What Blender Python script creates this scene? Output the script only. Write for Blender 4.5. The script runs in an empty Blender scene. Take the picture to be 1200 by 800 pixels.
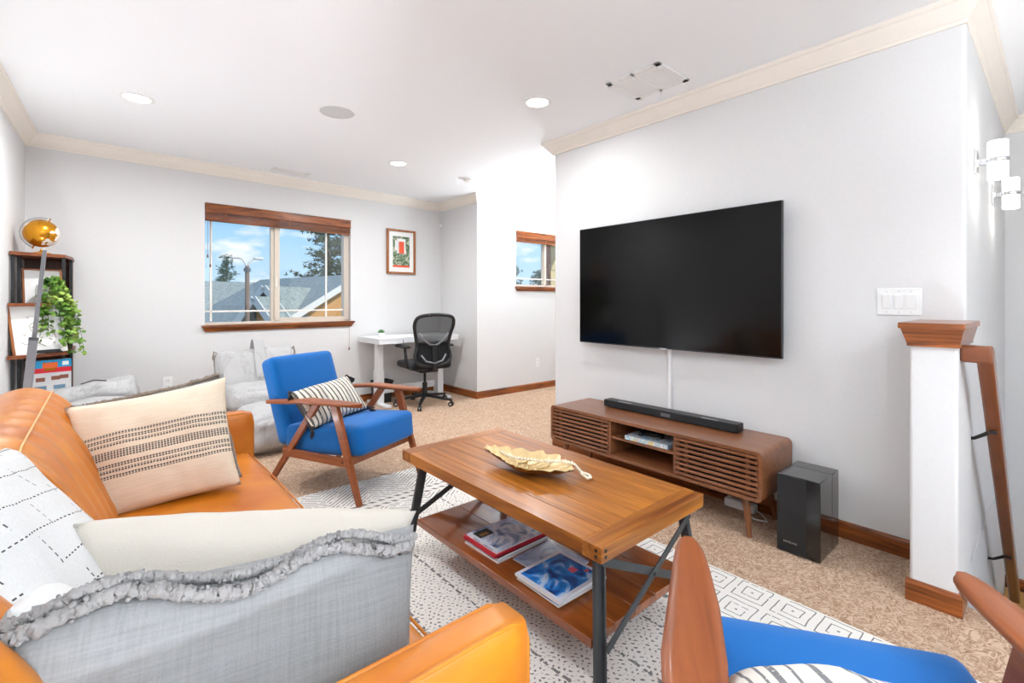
import bpy, bmesh, math, random
from mathutils import Vector, Matrix, noise as mnoise
random.seed(7)
PI = math.pi
scene = bpy.context.scene
C = scene.collection

# ------------------------------------------------------------------ camera
cam_d = bpy.data.cameras.new('camera')
cam_d.sensor_width = 36.0
cam_d.lens = 556.0 / 1200.0 * 36.0
cam_d.shift_y = -47.5 / 1200.0
cam_d.clip_start = 0.02
cam_d.clip_end = 300
cam = bpy.data.objects.new('camera', cam_d)
C.objects.link(cam)
cam.location = (0, 0, 1.2)
cam.rotation_euler = (PI / 2, 0, -0.7117)
scene.camera = cam

# ------------------------------------------------------------------ colour management
scene.view_settings.view_transform = 'Standard'
scene.view_settings.look = 'None'
scene.view_settings.gamma = 1
scene.view_settings.exposure = 0.36
scene.view_settings.use_curve_mapping = False

# ------------------------------------------------------------------ sky
world = bpy.data.worlds.new('sky')
scene.world = world
world.use_nodes = True
wn = world.node_tree
wn.nodes.clear()
w_out = wn.nodes.new('ShaderNodeOutputWorld')
w_bg = wn.nodes.new('ShaderNodeBackground')
w_tc = wn.nodes.new('ShaderNodeTexCoord')
w_sep = wn.nodes.new('ShaderNodeSeparateXYZ')
w_ramp = wn.nodes.new('ShaderNodeValToRGB')
w_noise = wn.nodes.new('ShaderNodeTexNoise')
w_cl = wn.nodes.new('ShaderNodeValToRGB')
w_mix = wn.nodes.new('ShaderNodeMix')
w_map = wn.nodes.new('ShaderNodeMapping')
w_mix.data_type = 'RGBA'
w_map.inputs['Scale'].default_value = (1, 1, 2.6)
wn.links.new(w_tc.outputs['Generated'], w_sep.inputs[0])
wn.links.new(w_sep.outputs['Z'], w_ramp.inputs[0])
el = w_ramp.color_ramp.elements
el[0].position = 0.0; el[0].color = (0.62, 0.80, 0.95, 1)
el[1].position = 0.6; el[1].color = (0.10, 0.30, 0.75, 1)
e = el.new(0.12); e.color = (0.38, 0.66, 0.95, 1)
e = el.new(0.22); e.color = (0.24, 0.52, 0.90, 1)
wn.links.new(w_tc.outputs['Generated'], w_map.inputs[0])
wn.links.new(w_map.outputs[0], w_noise.inputs['Vector'])
w_noise.inputs['Scale'].default_value = 7.0
w_noise.inputs['Detail'].default_value = 6
wn.links.new(w_noise.outputs['Fac'], w_cl.inputs[0])
w_cl.color_ramp.elements[0].position = 0.56
w_cl.color_ramp.elements[1].position = 0.66
wn.links.new(w_cl.outputs[0], w_mix.inputs[0])
wn.links.new(w_ramp.outputs[0], w_mix.inputs[6])
w_mix.inputs[7].default_value = (0.95, 0.97, 1.0, 1)
wn.links.new(w_mix.outputs[2], w_bg.inputs[0])
w_bg.inputs[1].default_value = 0.92
wn.links.new(w_bg.outputs[0], w_out.inputs[0])

# ------------------------------------------------------------------ sun and large added fill lights
def light(name, kind, loc, energy, rot=(0, 0, 0), size=None, size_y=None, color=(1, 1, 1), angle=None):
    d = bpy.data.lights.new(name, kind)
    d.energy = energy; d.color = color
    if kind == 'AREA':
        d.shape = 'RECTANGLE' if size_y else 'DISK'
        d.size = size
        if size_y: d.size_y = size_y
    elif kind == 'SUN':
        d.angle = angle
    else:
        d.shadow_soft_size = size or 0.05
    o = bpy.data.objects.new(name, d)
    C.objects.link(o)
    o.location = loc; o.rotation_euler = rot
    return o
light('sun', 'SUN', (0, 0, 20), 3.0, rot=(math.radians(48), 0, math.radians(35)), angle=math.radians(0.6), color=(1, 0.96, 0.9))
# unseen area lights added as fill, standing in for daylight
light('south_fill', 'AREA', (1.4, -2.9, 1.35), 12, rot=(math.radians(90), 0, 0), size=3.4, size_y=2.0, color=(0.94, 0.97, 1.0))
light('west_fill', 'AREA', (-0.62, -1.5, 1.25), 10, rot=(0, math.radians(-90), 0), size=1.6, size_y=1.6, color=(0.88, 0.94, 1.0))
light('hall_fill', 'AREA', (5.6, 3.7, 1.5), 6, rot=(0, math.radians(90), 0), size=1.6, size_y=1.6, color=(0.95, 0.975, 1.0))
RECESSED_W = 9.5
SCONCE_W = 0.8

# ------------------------------------------------------------------ node helpers
def hexc(h, k=1.0):
    h = h.lstrip('#')
    out = []
    for i in (0, 2, 4):
        c = int(h[i:i + 2], 16) / 255
        out.append((c / 12.92 if c <= 0.04045 else ((c + 0.055) / 1.055) ** 2.4) * k)
    return (out[0], out[1], out[2], 1)

class S:
    """a socket (or number) with arithmetic"""
    def __init__(s, b, v): s.b = b; s.v = v
    def _m(s, op, *a):
        n = s.b.nt.nodes.new('ShaderNodeMath'); n.operation = op
        for i, x in enumerate((s,) + a):
            x = x.v if isinstance(x, S) else x
            if isinstance(x, (int, float)): n.inputs[i].default_value = x
            else: s.b.nt.links.new(x, n.inputs[i])
        return S(s.b, n.outputs[0])
    def __add__(s, o): return s._m('ADD', o)
    def __radd__(s, o): return s._m('ADD', o)
    def __sub__(s, o): return s._m('SUBTRACT', o)
    def __rsub__(s, o): return S(s.b, float(o))._m('SUBTRACT', s)
    def __mul__(s, o): return s._m('MULTIPLY', o)
    def __rmul__(s, o): return s._m('MULTIPLY', o)
    def __truediv__(s, o): return s._m('DIVIDE', o)
    def __lt__(s, o): return s._m('LESS_THAN', o)
    def __gt__(s, o): return s._m('GREATER_THAN', o)
    def fract(s): return s._m('FRACT')
    def floor(s): return s._m('FLOOR')
    def abs(s): return s._m('ABSOLUTE')
    def sin(s): return s._m('SINE')
    def max(s, o): return s._m('MAXIMUM', o)
    def min(s, o): return s._m('MINIMUM', o)

class MB_:
    def __init__(s, name, rough=0.6, spec=0.5, metal=0.0):
        s.m = bpy.data.materials.new(name); s.m.use_nodes = True
        s.nt = s.m.node_tree
        s.p = s.nt.nodes['Principled BSDF']
        s.p.inputs['Roughness'].default_value = rough
        s.p.inputs['Specular IOR Level'].default_value = spec
        s.p.inputs['Metallic'].default_value = metal
        s.tc = s.nt.nodes.new('ShaderNodeTexCoord')
    def obj(s): return s.tc.outputs['Object']
    def xyz(s, vec=None):
        n = s.nt.nodes.new('ShaderNodeSeparateXYZ'); s.nt.links.new(vec or s.obj(), n.inputs[0])
        return [S(s, n.outputs[i]) for i in range(3)]
    def vec(s, x, y, z):
        n = s.nt.nodes.new('ShaderNodeCombineXYZ')
        for i, a in enumerate((x, y, z)):
            a = a.v if isinstance(a, S) else a
            if isinstance(a, (int, float)): n.inputs[i].default_value = a
            else: s.nt.links.new(a, n.inputs[i])
        return n.outputs[0]
    def mapping(s, scale=(1, 1, 1), rot=(0, 0, 0), vec=None):
        n = s.nt.nodes.new('ShaderNodeMapping'); n.inputs['Scale'].default_value = scale
        n.inputs['Rotation'].default_value = rot
        s.nt.links.new(vec or s.obj(), n.inputs[0]); return n.outputs[0]
    def noise(s, scale, detail=3, rough=0.5, vec=None, dist=0):
        n = s.nt.nodes.new('ShaderNodeTexNoise'); n.inputs['Scale'].default_value = scale
        n.inputs['Detail'].default_value = detail; n.inputs['Roughness'].default_value = rough
        n.inputs['Distortion'].default_value = dist
        s.nt.links.new(vec or s.obj(), n.inputs['Vector']); return S(s, n.outputs['Fac'])
    def voronoi(s, scale, vec=None, feature='F1'):
        n = s.nt.nodes.new('ShaderNodeTexVoronoi'); n.inputs['Scale'].default_value = scale
        n.feature = feature
        s.nt.links.new(vec or s.obj(), n.inputs['Vector']); return S(s, n.outputs['Distance'])
    def ramp(s, fac, stops):
        n = s.nt.nodes.new('ShaderNodeValToRGB')
        s.nt.links.new(fac.v, n.inputs[0])
        e = n.color_ramp.elements
        while len(e) < len(stops): e.new(0.5)
        for i, (p, c) in enumerate(stops): e[i].position = p; e[i].color = hexc(c) if isinstance(c, str) else c
        return n.outputs[0]
    def mix(s, fac, a, b):
        n = s.nt.nodes.new('ShaderNodeMix'); n.data_type = 'RGBA'
        for i, x in ((0, fac), (6, a), (7, b)):
            x = x.v if isinstance(x, S) else x
            if isinstance(x, str): x = hexc(x)
            if isinstance(x, (int, float, tuple)): n.inputs[i].default_value = x
            else: s.nt.links.new(x, n.inputs[i])
        return n.outputs[2]
    def color(s, c):
        if isinstance(c, str): c = hexc(c)
        if isinstance(c, tuple): s.p.inputs['Base Color'].default_value = c
        else: s.nt.links.new(c, s.p.inputs['Base Color'])
        return s
    def rough(s, r): s.nt.links.new(r.v, s.p.inputs['Roughness']); return s
    def bump(s, h, strength=0.3, dist=0.01):
        n = s.nt.nodes.new('ShaderNodeBump'); n.inputs['Strength'].default_value = strength
        n.inputs['Distance'].default_value = dist
        s.nt.links.new(h.v, n.inputs['Height']); s.nt.links.new(n.outputs[0], s.p.inputs['Normal']); return s
    def emit(s, c, k):
        s.p.inputs['Emission Color'].default_value = hexc(c); s.p.inputs['Emission Strength'].default_value = k; return s

def plain(name, c, rough=0.6, spec=0.5, metal=0.0, coat=0.0, nscale=30, nb=0.0):
    b = MB_(name, rough, spec, metal)
    n = b.noise(nscale, 3)
    cc = hexc(c)
    lo = tuple(x * 0.93 for x in cc[:3]) + (1,)
    b.color(b.mix(n, lo, cc))
    if nb: b.bump(n, nb, 0.004)
    b.p.inputs['Coat Weight'].default_value = coat
    b.p.inputs['Coat Roughness'].default_value = 0.15
    return b.m

def wood(name, dark, light_, axis=1, grain=1.0, rough=0.35, coat=0.15, contrast=(0.3, 0.7), knots=False):
    b = MB_(name, rough, 0.4)
    sc = [22 * grain] * 3; sc[axis] = 1.6 * grain
    info = b.nt.nodes.new('ShaderNodeObjectInfo')
    rnd = S(b, info.outputs['Random'])
    x, y, z = b.xyz()
    v = b.vec(x + rnd * 7.3, y + rnd * 3.1, z)
    m = b.mapping(tuple(sc), vec=v)
    n1 = b.noise(1.0, 5, 0.6, vec=m, dist=1.2)
    sc2 = [90 * grain] * 3; sc2[axis] = 3 * grain
    n2 = b.noise(1.0, 2, 0.5, vec=b.mapping(tuple(sc2), vec=v))
    f = n1 * 0.75 + n2 * 0.25
    col = b.ramp(f, [(contrast[0], dark), (contrast[1], light_)])
    big = b.noise(2.2, 2, vec=v)
    col = b.mix(big * 0.35, col, dark)
    if knots:
        k = b.voronoi(3.0, vec=b.mapping((1.6, 0.7, 1), vec=v))
        col = b.mix((k < 0.055) * 0.75, col, '#4a2206')
    b.color(col)
    b.bump(n2, 0.06, 0.002)
    b.p.inputs['Coat Weight'].default_value = coat
    b.p.inputs['Coat Roughness'].default_value = 0.12
    return b.m

def fabric(name, c, scale=500, strength=0.25, rough=0.9, var=0.12, slub=False):
    b = MB_(name, rough, 0.2)
    x, y, z = b.xyz()
    n = b.noise(6, 3); fine = b.noise(scale, 1)
    cc = hexc(c); lo = tuple(k * (1 - var) for k in cc[:3]) + (1,)
    f = n * 0.5 + fine * 0.5
    if slub:
        f = b.noise(1, 2, vec=b.mapping((8, 260, 60))) * 0.5 + b.noise(1, 2, vec=b.mapping((260, 8, 60))) * 0.5
        b.color(b.ramp(f, [(0.36, lo), (0.62, cc)]))
    else:
        b.color(b.mix(f, lo, cc))
    b.bump(fine, strength, 0.002)
    b.p.inputs['Sheen Weight'].default_value = 0.15
    return b.m

# ------------------------------------------------------------------ materials
M = {}
def wall_mat():
    b = MB_('painted_wall', 0.85, 0.25); n = b.noise(55, 4, 0.6)
    b.color(b.mix(n, '#d6d5d4', '#dcdbda')); b.bump(n, 0.12, 0.004); return b.m
M['wall'] = wall_mat()
def ceil_mat():
    b = MB_('ceiling_paint', 0.9, 0.2); n = b.noise(60, 4)
    b.color(b.mix(n, '#f2f4f6', '#f5f7f9')); b.bump(n, 0.08, 0.003); return b.m
M['ceiling'] = ceil_mat()
M['crown'] = plain('cream_trim', '#ece4d9', 0.45, nscale=8)
M['white_plastic'] = plain('white_plastic', '#eeeeec', 0.35)
M['trim_wood'] = wood('stained_fir', '#421a08', '#b0622a', 0, 1.0, 0.3, 0.3, (0.35, 0.62))
M['trim_wood_y'] = wood('stained_fir_y', '#421a08', '#b0622a', 1, 1.0, 0.3, 0.3, (0.35, 0.62))
M['rail_wood'] = wood('rail_wood', '#5e2c12', '#8a4e28', 0, 0.25, 0.28, 0.4, (0.1, 0.9))
def carpet_mat():
    b = MB_('loop_carpet', 0.95, 0.1)
    x, y, z = b.xyz()
    w = b.noise(9, 3)
    d = b.noise(21, 2, 0.5, dist=3.0)
    r = (d - 0.5).abs()
    fine = b.noise(260, 2)
    f = (r * 9).min(1.0) * 0.75 + fine * 0.25
    big = b.noise(1.2, 2)
    col = b.ramp(f, [(0.05, '#6b4c36'), (0.24, '#a9866a'), (0.6, '#cbab8f'), (0.95, '#d4b8a0')])
    col = b.mix(big * 0.25, col, '#cdb4a1')
    b.color(col); b.bump(f, 0.6, 0.012); return b.m
M['carpet'] = carpet_mat()
def rug_mat():
    b = MB_('woven_rug', 0.95, 0.1)
    x, y, z = b.xyz()          # object origin at world origin corner
    wob = (b.noise(14, 2) - 0.5) * 0.012
    x = x + wob; y = y + wob
    nz = b.noise(70, 2)
    # dotted concentric diamonds
    def cell(a, s): return ((a / s).fract() - 0.5).abs() * 2
    u = cell(x, 0.11); v = cell(y, 0.11)
    d = u + v
    ring = ((d * 2.2).fract() < 0.42)
    dots = (((x + y * 0.37) / 0.017).fract() < 0.55) * ((y / 0.019).fract() < 0.6)
    lines = ((x / 0.22).fract() < 0.05) * ((y / 0.05).fract() < 0.7)
    m_dots = (ring * dots).max(lines) * (nz > 0.40)
    # nested squares at the long border
    u2 = cell(x + 0.02, 0.15); v2 = cell(y, 0.15)
    q = u2.max(v2)
    m_sq = ((q * 2.6).fract() < 0.15) * (b.noise(40, 1) > 0.36)
    # herringbone at the far end
    cx_ = ((x / 0.5).fract() - 0.5).abs() * 0.5
    m_h = (((y + cx_ * 0.8 + x * 0.0) / 0.03).fract() < 0.3) * (b.noise(50, 1) > 0.40)
    row = ((y - 2.60).abs() < 0.012) + ((y - 2.66).abs() < 0.012) + ((x - 1.72).abs() < 0.012) * (y < 2.5)
    arrows = row.min(1.0) * (((x + y) / 0.055).fract() < 0.55)
    side = (x > 1.75) * (y < 2.55)
    far = (y > 2.45)
    keep = (1 - ((x - 1.72).abs() < 0.03)) * (1 - ((y - 2.63).abs() < 0.06))
    m = m_dots * (1 - side.max(far)) + m_sq * side * (1 - far) + m_h * far
    m = (m * keep + arrows).min(1.0)
    wv = b.noise(300, 2)
    col = b.mix(wv, '#e0dad2', '#f2ede6')
    col = b.mix(m * 0.78, col, '#3a3a3d')
    b.color(col); b.bump(wv, 0.4, 0.004); return b.m
M['rug'] = rug_mat()
def leather():
    b = MB_('cognac_leather', 0.38, 0.45)
    n = b.noise(5, 4); f = b.voronoi(260)
    b.color(b.ramp(n, [(0.25, '#b05c0c'), (0.75, '#ce801e')])); b.bump(f, 0.08, 0.002)
    b.p.inputs['Coat Weight'].default_value = 0.1
    b.p.inputs['Coat Roughness'].default_value = 0.3
    return b.m
M['leather'] = leather()
M['piping'] = plain('leather_piping', '#e8b070', 0.4)
M['blue'] = fabric('blue_velvet', '#0d66b0', 420, 0.3, 0.85, 0.2)
M['chair_wood'] = wood('walnut_armchair', '#6b3010', '#ab602f', 1, 0.7, 0.4, 0.1, (0.2, 0.8))
M['table_wood_y'] = wood('honey_pine_y', '#6c3408', '#c0792a', 1, 0.6, 0.32, 0.12, (0.33, 0.60), knots=True)
M['table_wood_x'] = wood('honey_pine_x', '#6c3408', '#c0792a', 0, 0.6, 0.32, 0.12, (0.33, 0.60), knots=True)
M['shelf_wood'] = wood('shelf_pine_y', '#5f2b0c', '#a25620', 1, 0.6, 0.16, 0.5, (0.25, 0.72), knots=True)
M['console_wood'] = wood('walnut_console', '#57301b', '#a46a44', 1, 0.9, 0.32, 0.2, (0.2, 0.8))
M['console_wood_z'] = wood('walnut_console_end', '#57301b', '#a46a44', 2, 0.9, 0.32, 0.2, (0.2, 0.8))
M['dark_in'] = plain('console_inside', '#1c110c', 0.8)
M['iron'] = plain('dark_iron', '#45484a', 0.5, 0.5, 0.4)
M['black'] = plain('black_plastic', '#0e0e10', 0.4)
M['black_matte'] = plain('black_matte', '#18191b', 0.6)
M['gloss_black'] = plain('gloss_black', '#08080a', 0.12, 0.5, 0, 0.5)
M['screen'] = plain('tv_screen', '#050506', 0.12, 0.25)
M['silver'] = plain('brushed_silver', '#b9babd', 0.3, 0.5, 0.8)
M['chrome'] = plain('chrome', '#d8d8da', 0.12, 0.5, 1.0)
M['gold'] = plain('polished_gold', '#d9952f', 0.22, 0.5, 0.9)
M['shell_gold'] = plain('shell_gold', '#a06a28', 0.35, 0.5, 0.6)
M['shell_ivory'] = plain('shell_ivory', '#dfc795', 0.35, 0.5, 0.15, nscale=70, nb=0.5)
M['bead'] = plain('ivory_bead', '#efe4cc', 0.35)
M['white_desk'] = plain('white_desk', '#e6e7e8', 0.45)
M['grey_canvas'] = fabric('grey_canvas', '#c9c8c6', 300, 0.4, 0.9, 0.1)
def canvas():
    b = MB_('grey_canvas', 0.9, 0.15)
    a = b.noise(2.6, 3, 0.5, dist=3.5); r_ = (a - 0.5).abs(); c_ = b.noise(9, 3, 0.5, dist=2.0)
    f = (r_ * 12).min(1.0) * 0.7 + c_ * 0.3
    b.color(b.ramp(f, [(0.0, '#a9a8a7'), (0.5, '#b6b5b4')])); b.bump(f, 0.22, 0.02); return b.m
M['grey_canvas'] = canvas()
M['grey_linen'] = fabric('grey_linen', '#8f8f8f', 300, 0.5, 0.95, 0.16, slub=True)
M['grey_tuft'] = fabric('grey_tuft', '#9a9795', 160, 1.0, 1.0, 0.4)
M['taupe_tuft'] = fabric('taupe_tuft', '#95877a', 160, 1.0, 1.0, 0.4)
M['cream_linen'] = fabric('cream_linen', '#cfc8bc', 400, 0.5, 0.95, 0.10)
M['white_cotton'] = fabric('white_cotton', '#dbdad8', 300, 0.5, 0.95, 0.06)
M['mesh'] = fabric('office_mesh', '#1b1c1e', 300, 0.5, 0.9)
M['leaf'] = plain('leaf_green', '#5f9a2e', 0.5, nscale=25)
M['leaf_dark'] = plain('succulent_green', '#3f7a3a', 0.5)
M['stem'] = plain('stem_green', '#4e6b2a', 0.7)
M['pot'] = plain('white_ceramic', '#eceae6', 0.25)
M['dark_shelf'] = wood('dark_walnut', '#54290f', '#8f5630', 2, 0.8, 0.45, 0.1)
M['shelf_edge'] = wood('walnut_edge', '#5a2c14', '#94552e', 0, 0.8, 0.4, 0.1)
M['pole'] = plain('grey_pole', '#77777a', 0.4, 0.5, 0.5)
M['paper'] = plain('white_paper', '#efefec', 0.6)
M['frame_wood'] = wood('frame_wood', '#7d4018', '#b1713c', 2, 1.2, 0.4, 0.1)
M['vinyl'] = plain('beige_vinyl', '#d9cdbd', 0.4)
M['muntin'] = plain('white_grille', '#efe9e0', 0.4)
def glass_mat():
    m = bpy.data.materials.new('window_glass'); m.use_nodes = True; nt = m.node_tree; nt.nodes.clear()
    o = nt.nodes.new('ShaderNodeOutputMaterial'); t = nt.nodes.new('ShaderNodeBsdfTransparent')
    g = nt.nodes.new('ShaderNodeBsdfGlossy'); mx = nt.nodes.new('ShaderNodeMixShader')
    t.inputs[0].default_value = (0.97, 0.985, 0.98, 1); g.inputs['Roughness'].default_value = 0.02
    mx.inputs[0].default_value = 0.05
    nt.links.new(t.outputs[0], mx.inputs[1]); nt.links.new(g.outputs[0], mx.inputs[2]); nt.links.new(mx.outputs[0], o.inputs[0])
    return m
M['glass'] = glass_mat()
def smoked():
    m = bpy.data.materials.new('smoked_acrylic'); m.use_nodes = True; nt = m.node_tree
    p = nt.nodes['Principled BSDF']; p.inputs['Base Color'].default_value = (0.02, 0.02, 0.022, 1)
    p.inputs['Roughness'].default_value = 0.08; return m
M['smoked'] = smoked()
def lamp_mat(name, k, c='#fffaf2'):
    b = MB_(name, 0.4); b.color('#ffffff'); b.emit(c, k); return b.m
M['lamp'] = lamp_mat('lit_lens', 6.0)
M['shade'] = lamp_mat('lit_glass_shade', 2.2)

# ------------------------------------------------------------------ mesh helpers
WM = {}
def wm(o): return WM.get(o.name, Matrix.Identity(4)) if o else Matrix.Identity(4)

def tag(o, label=None, cat=None, group=None, kind=None):
    if label: o['label'] = label
    if cat: o['category'] = cat
    if group: o['group'] = group
    if kind: o['kind'] = kind
    return o

def thing(name, label, cat, loc=(0, 0, 0), rotz=0.0, group=None, kind=None):
    o = bpy.data.objects.new(name, None); C.objects.link(o)
    o.empty_display_size = 0.05
    o.location = loc; o.rotation_euler = (0, 0, rotz)
    WM[o.name] = Matrix.Translation(loc) @ Matrix.Rotation(rotz, 4, 'Z')
    return tag(o, label, cat, group, kind)

def frame(org, xd, yd):
    xd = Vector(xd).normalized(); yd = Vector(yd)
    zd = xd.cross(yd).normalized(); yd = zd.cross(xd)
    m = Matrix((xd, yd, zd)).transposed().to_4x4(); m.translation = Vector(org); return m

class G:
    """collects shapes into one mesh"""
    def __init__(s): s.bm = bmesh.new(); s.T = Matrix.Identity(4); s.mi = 0
    def _add(s, vs, fs):
        bv = [s.bm.verts.new(s.T @ Vector(v)) for v in vs]
        for f in fs:
            try:
                ff = s.bm.faces.new([bv[i] for i in f]); ff.material_index = s.mi
            except ValueError: pass
        return bv
    def box(s, x0, x1, y0, y1, z0, z1):
        vs = [(x, y, z) for z in (z0, z1) for y in (y0, y1) for x in (x0, x1)]
        s._add(vs, [(0, 2, 3, 1), (4, 5, 7, 6), (0, 1, 5, 4), (2, 6, 7, 3), (0, 4, 6, 2), (1, 3, 7, 5)]); return s
    def bar(s, a, b, w, h, up=(0, 0, 1), w2=None, h2=None):
        """tapered rectangular bar from a to b"""
        a = Vector(a); b = Vector(b); d = (b - a).normalized(); up = Vector(up)
        if abs(d.dot(up)) > 0.98: up = Vector((0, 1, 0))
        r = d.cross(up).normalized(); u = r.cross(d)
        w2 = w if w2 is None else w2; h2 = h if h2 is None else h2
        vs = []
        for p, ww, hh in ((a, w, h), (b, w2, h2)):
            for sx, sy in ((-1, -1), (1, -1), (1, 1), (-1, 1)):
                vs.append(p + r * (sx * ww / 2) + u * (sy * hh / 2))
        s._add(vs, [(0, 1, 2, 3), (7, 6, 5, 4), (0, 4, 5, 1), (1, 5, 6, 2), (2, 6, 7, 3), (3, 7, 4, 0)]); return s
    def tube(s, pts, r, n=8, cap=True):
        pts = [Vector(p) for p in pts]; rings = []
        rr = r if isinstance(r, (list, tuple)) else [r] * len(pts)
        prev = None; vs = []; fs = []
        for i, p in enumerate(pts):
            d = (pts[min(i + 1, len(pts) - 1)] - pts[max(i - 1, 0)]).normalized()
            if prev is None:
                up = Vector((0, 0, 1)) if abs(d.z) < 0.9 else Vector((1, 0, 0))
                u = d.cross(up).normalized()
            else:
                u = (prev - d * prev.dot(d)).normalized()
            prev = u; w = d.cross(u)
            for k in range(n):
                t = 2 * PI * k / n
                vs.append(p + (u * math.cos(t) + w * math.sin(t)) * rr[i])
        for i in range(len(pts) - 1):
            for k in range(n):
                a = i * n + k; b = i * n + (k + 1) % n
                fs.append((a, b, b + n, a + n))
        if cap:
            fs.append(tuple(range(n - 1, -1, -1))); fs.append(tuple((len(pts) - 1) * n + k for k in range(n)))
        s._add(vs, fs); return s
    def cyl(s, a, b, r, r2=None, n=16): return s.tube([a, b], [r, r if r2 is None else r2], n)
    def lathe(s, prof, org=(0, 0, 0), n=24, sx=1, sy=1):
        vs = []; fs = []
        for (r, z) in prof:
            for k in range(n):
                t = 2 * PI * k / n
                vs.append((org[0] + r * math.cos(t) * sx, org[1] + r * math.sin(t) * sy, org[2] + z))
        for i in range(len(prof) - 1):
            for k in range(n):
                a = i * n + k; b = i * n + (k + 1) % n
                fs.append((a, b, b + n, a + n))
        if prof[0][0] > 1e-5: fs.append(tuple(range(n - 1, -1, -1)))
        if prof[-1][0] > 1e-5: fs.append(tuple((len(prof) - 1) * n + k for k in range(n)))
        s._add(vs, fs); return s
    def prism(s, poly, z0, z1):
        """poly in xy, extruded"""
        n = len(poly)
        vs = [(x, y, z0) for x, y in poly] + [(x, y, z1) for x, y in poly]
        s._add(vs, [tuple(range(n - 1, -1, -1)), tuple(range(n, 2 * n))] + [(i, (i + 1) % n, (i + 1) % n + n, i + n) for i in range(n)]); return s
    def sweep(s, prof, path, closed=False):
        """profile [(a,b)] (offset along each section's axis vectors), path [(origin, A, B)]"""
        n = len(prof); vs = []; fs = []
        for (o, A, B) in path:
            o = Vector(o); A = Vector(A); B = Vector(B)
            for a, b in prof: vs.append(o + A * a + B * b)
        for i in range(len(path) - 1):
            for k in range(n):
                a = i * n + k; b = i * n + (k + 1) % n
                fs.append((a, b, b + n, a + n))
        if not closed:
            fs.append(tuple(range(n - 1, -1, -1))); fs.append(tuple((len(path) - 1) * n + k for k in range(n)))
        s._add(vs, fs); return s
    def sphere(s, c, r, n=12, sc=(1, 1, 1)):
        prof = [(max(r * math.sin(PI * i / n), 1e-6), -r * math.cos(PI * i / n)) for i in range(n + 1)]
        T = s.T; s.T = T @ Matrix.Translation(c) @ Matrix.Diagonal((sc[0], sc[1], sc[2], 1))
        s.lathe(prof, n=n + 4); s.T = T; return s
    def grid(s, f, nu, nv):
        vs = [f(i / nu, j / nv) for j in range(nv + 1) for i in range(nu + 1)]
        fs = [(j * (nu + 1) + i, j * (nu + 1) + i + 1, (j + 1) * (nu + 1) + i + 1, (j + 1) * (nu + 1) + i) for j in range(nv) for i in range(nu)]
        s._add(vs, fs); return s
    def puff(s, x0, x1, y0, y1, z0, z1, r=0.03, bulge=(0, 0, 0), n=12, wr=0.0, seed=0):
        """rounded, bulging cushion box"""
        c = Vector(((x0 + x1) / 2, (y0 + y1) / 2, (z0 + z1) / 2)); h = Vector(((x1 - x0) / 2, (y1 - y0) / 2, (z1 - z0) / 2))
        def mp(t):  # denser near the edges
            return math.sin(t * PI / 2) * 0.45 + t * 0.55
        verts = {}; fs = []
        def vid(p):
            k = tuple(round(a, 5) for a in p)
            if k not in verts: verts[k] = len(verts)
            return verts[k]
        ts = [mp(-1 + 2 * i / n) for i in range(n + 1)]
        for ax in range(3):
            for sg in (-1, 1):
                for i in range(n):
                    for j in range(n):
                        q = []
                        for di, dj in ((0, 0), (1, 0), (1, 1), (0, 1)):
                            p = [0, 0, 0]; p[ax] = sg; p[(ax + 1) % 3] = ts[i + di]; p[(ax + 2) % 3] = ts[j + dj]; q.append(vid(p))
                        fs.append(tuple(q) if sg > 0 else tuple(reversed(q)))
        vs = []
        for k in verts:
            p = Vector((k[0] * h.x, k[1] * h.y, k[2] * h.z))
            inn = Vector([max(-h[a] + r, min(h[a] - r, p[a])) for a in range(3)])
            d = p - inn
            if d.length > 1e-6: p = inn + d.normalized() * r
            for a in range(3):
                b_, c_ = (a + 1) % 3, (a + 2) % 3
                p[a] += bulge[a] * k[a] * (1 - k[b_] ** 2) * (1 - k[c_] ** 2)
            if wr:
                p += Vector(mnoise.noise_vector(p * 6 + Vector((seed, seed, 0)))) * wr
            vs.append(p + c)
        s._add(vs, fs); return s
    def pillow(s, w, h, t, n=28, pinch=0.07, wr=0.012, seed=0, p=0.42, m_side=None, flat=0.0):
        """two sheets, local x width, y height, z thickness"""
        vs = []; idx = {}
        for side in (1, -1):
            for j in range(n + 1):
                for i in range(n + 1):
                    u = -1 + 2 * i / n; v = -1 + 2 * j / n
                    border = i in (0, n) or j in (0, n)
                    if border and side == -1:
                        idx[(side, i, j)] = idx[(1, i, j)]; continue
                    x = w / 2 * u * (1 - pinch * (1 - v * v)); y = h / 2 * v * (1 - pinch * (1 - u * u))
                    k = max((1 - u * u) * (1 - v * v), 0) ** p
                    z = side * t / 2 * k
                    nz = mnoise.noise(Vector((x * 7 + seed, y * 7, side * 3))) + 0.5 * mnoise.noise(Vector((x * 18 + seed, y * 14, side)))
                    z += nz * wr * (0.25 + k)
                    idx[(side, i, j)] = len(vs); vs.append((x, y, z))
        fs = []
        for side in (1, -1):
            for j in range(n):
                for i in range(n):
                    q = [idx[(side, i, j)], idx[(side, i + 1, j)], idx[(side, i + 1, j + 1)], idx[(side, i, j + 1)]]
                    if side < 0: q.reverse()
                    if len(set(q)) > 2: fs.append(tuple(dict.fromkeys(q)))
        s._add(vs, fs); return s
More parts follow.
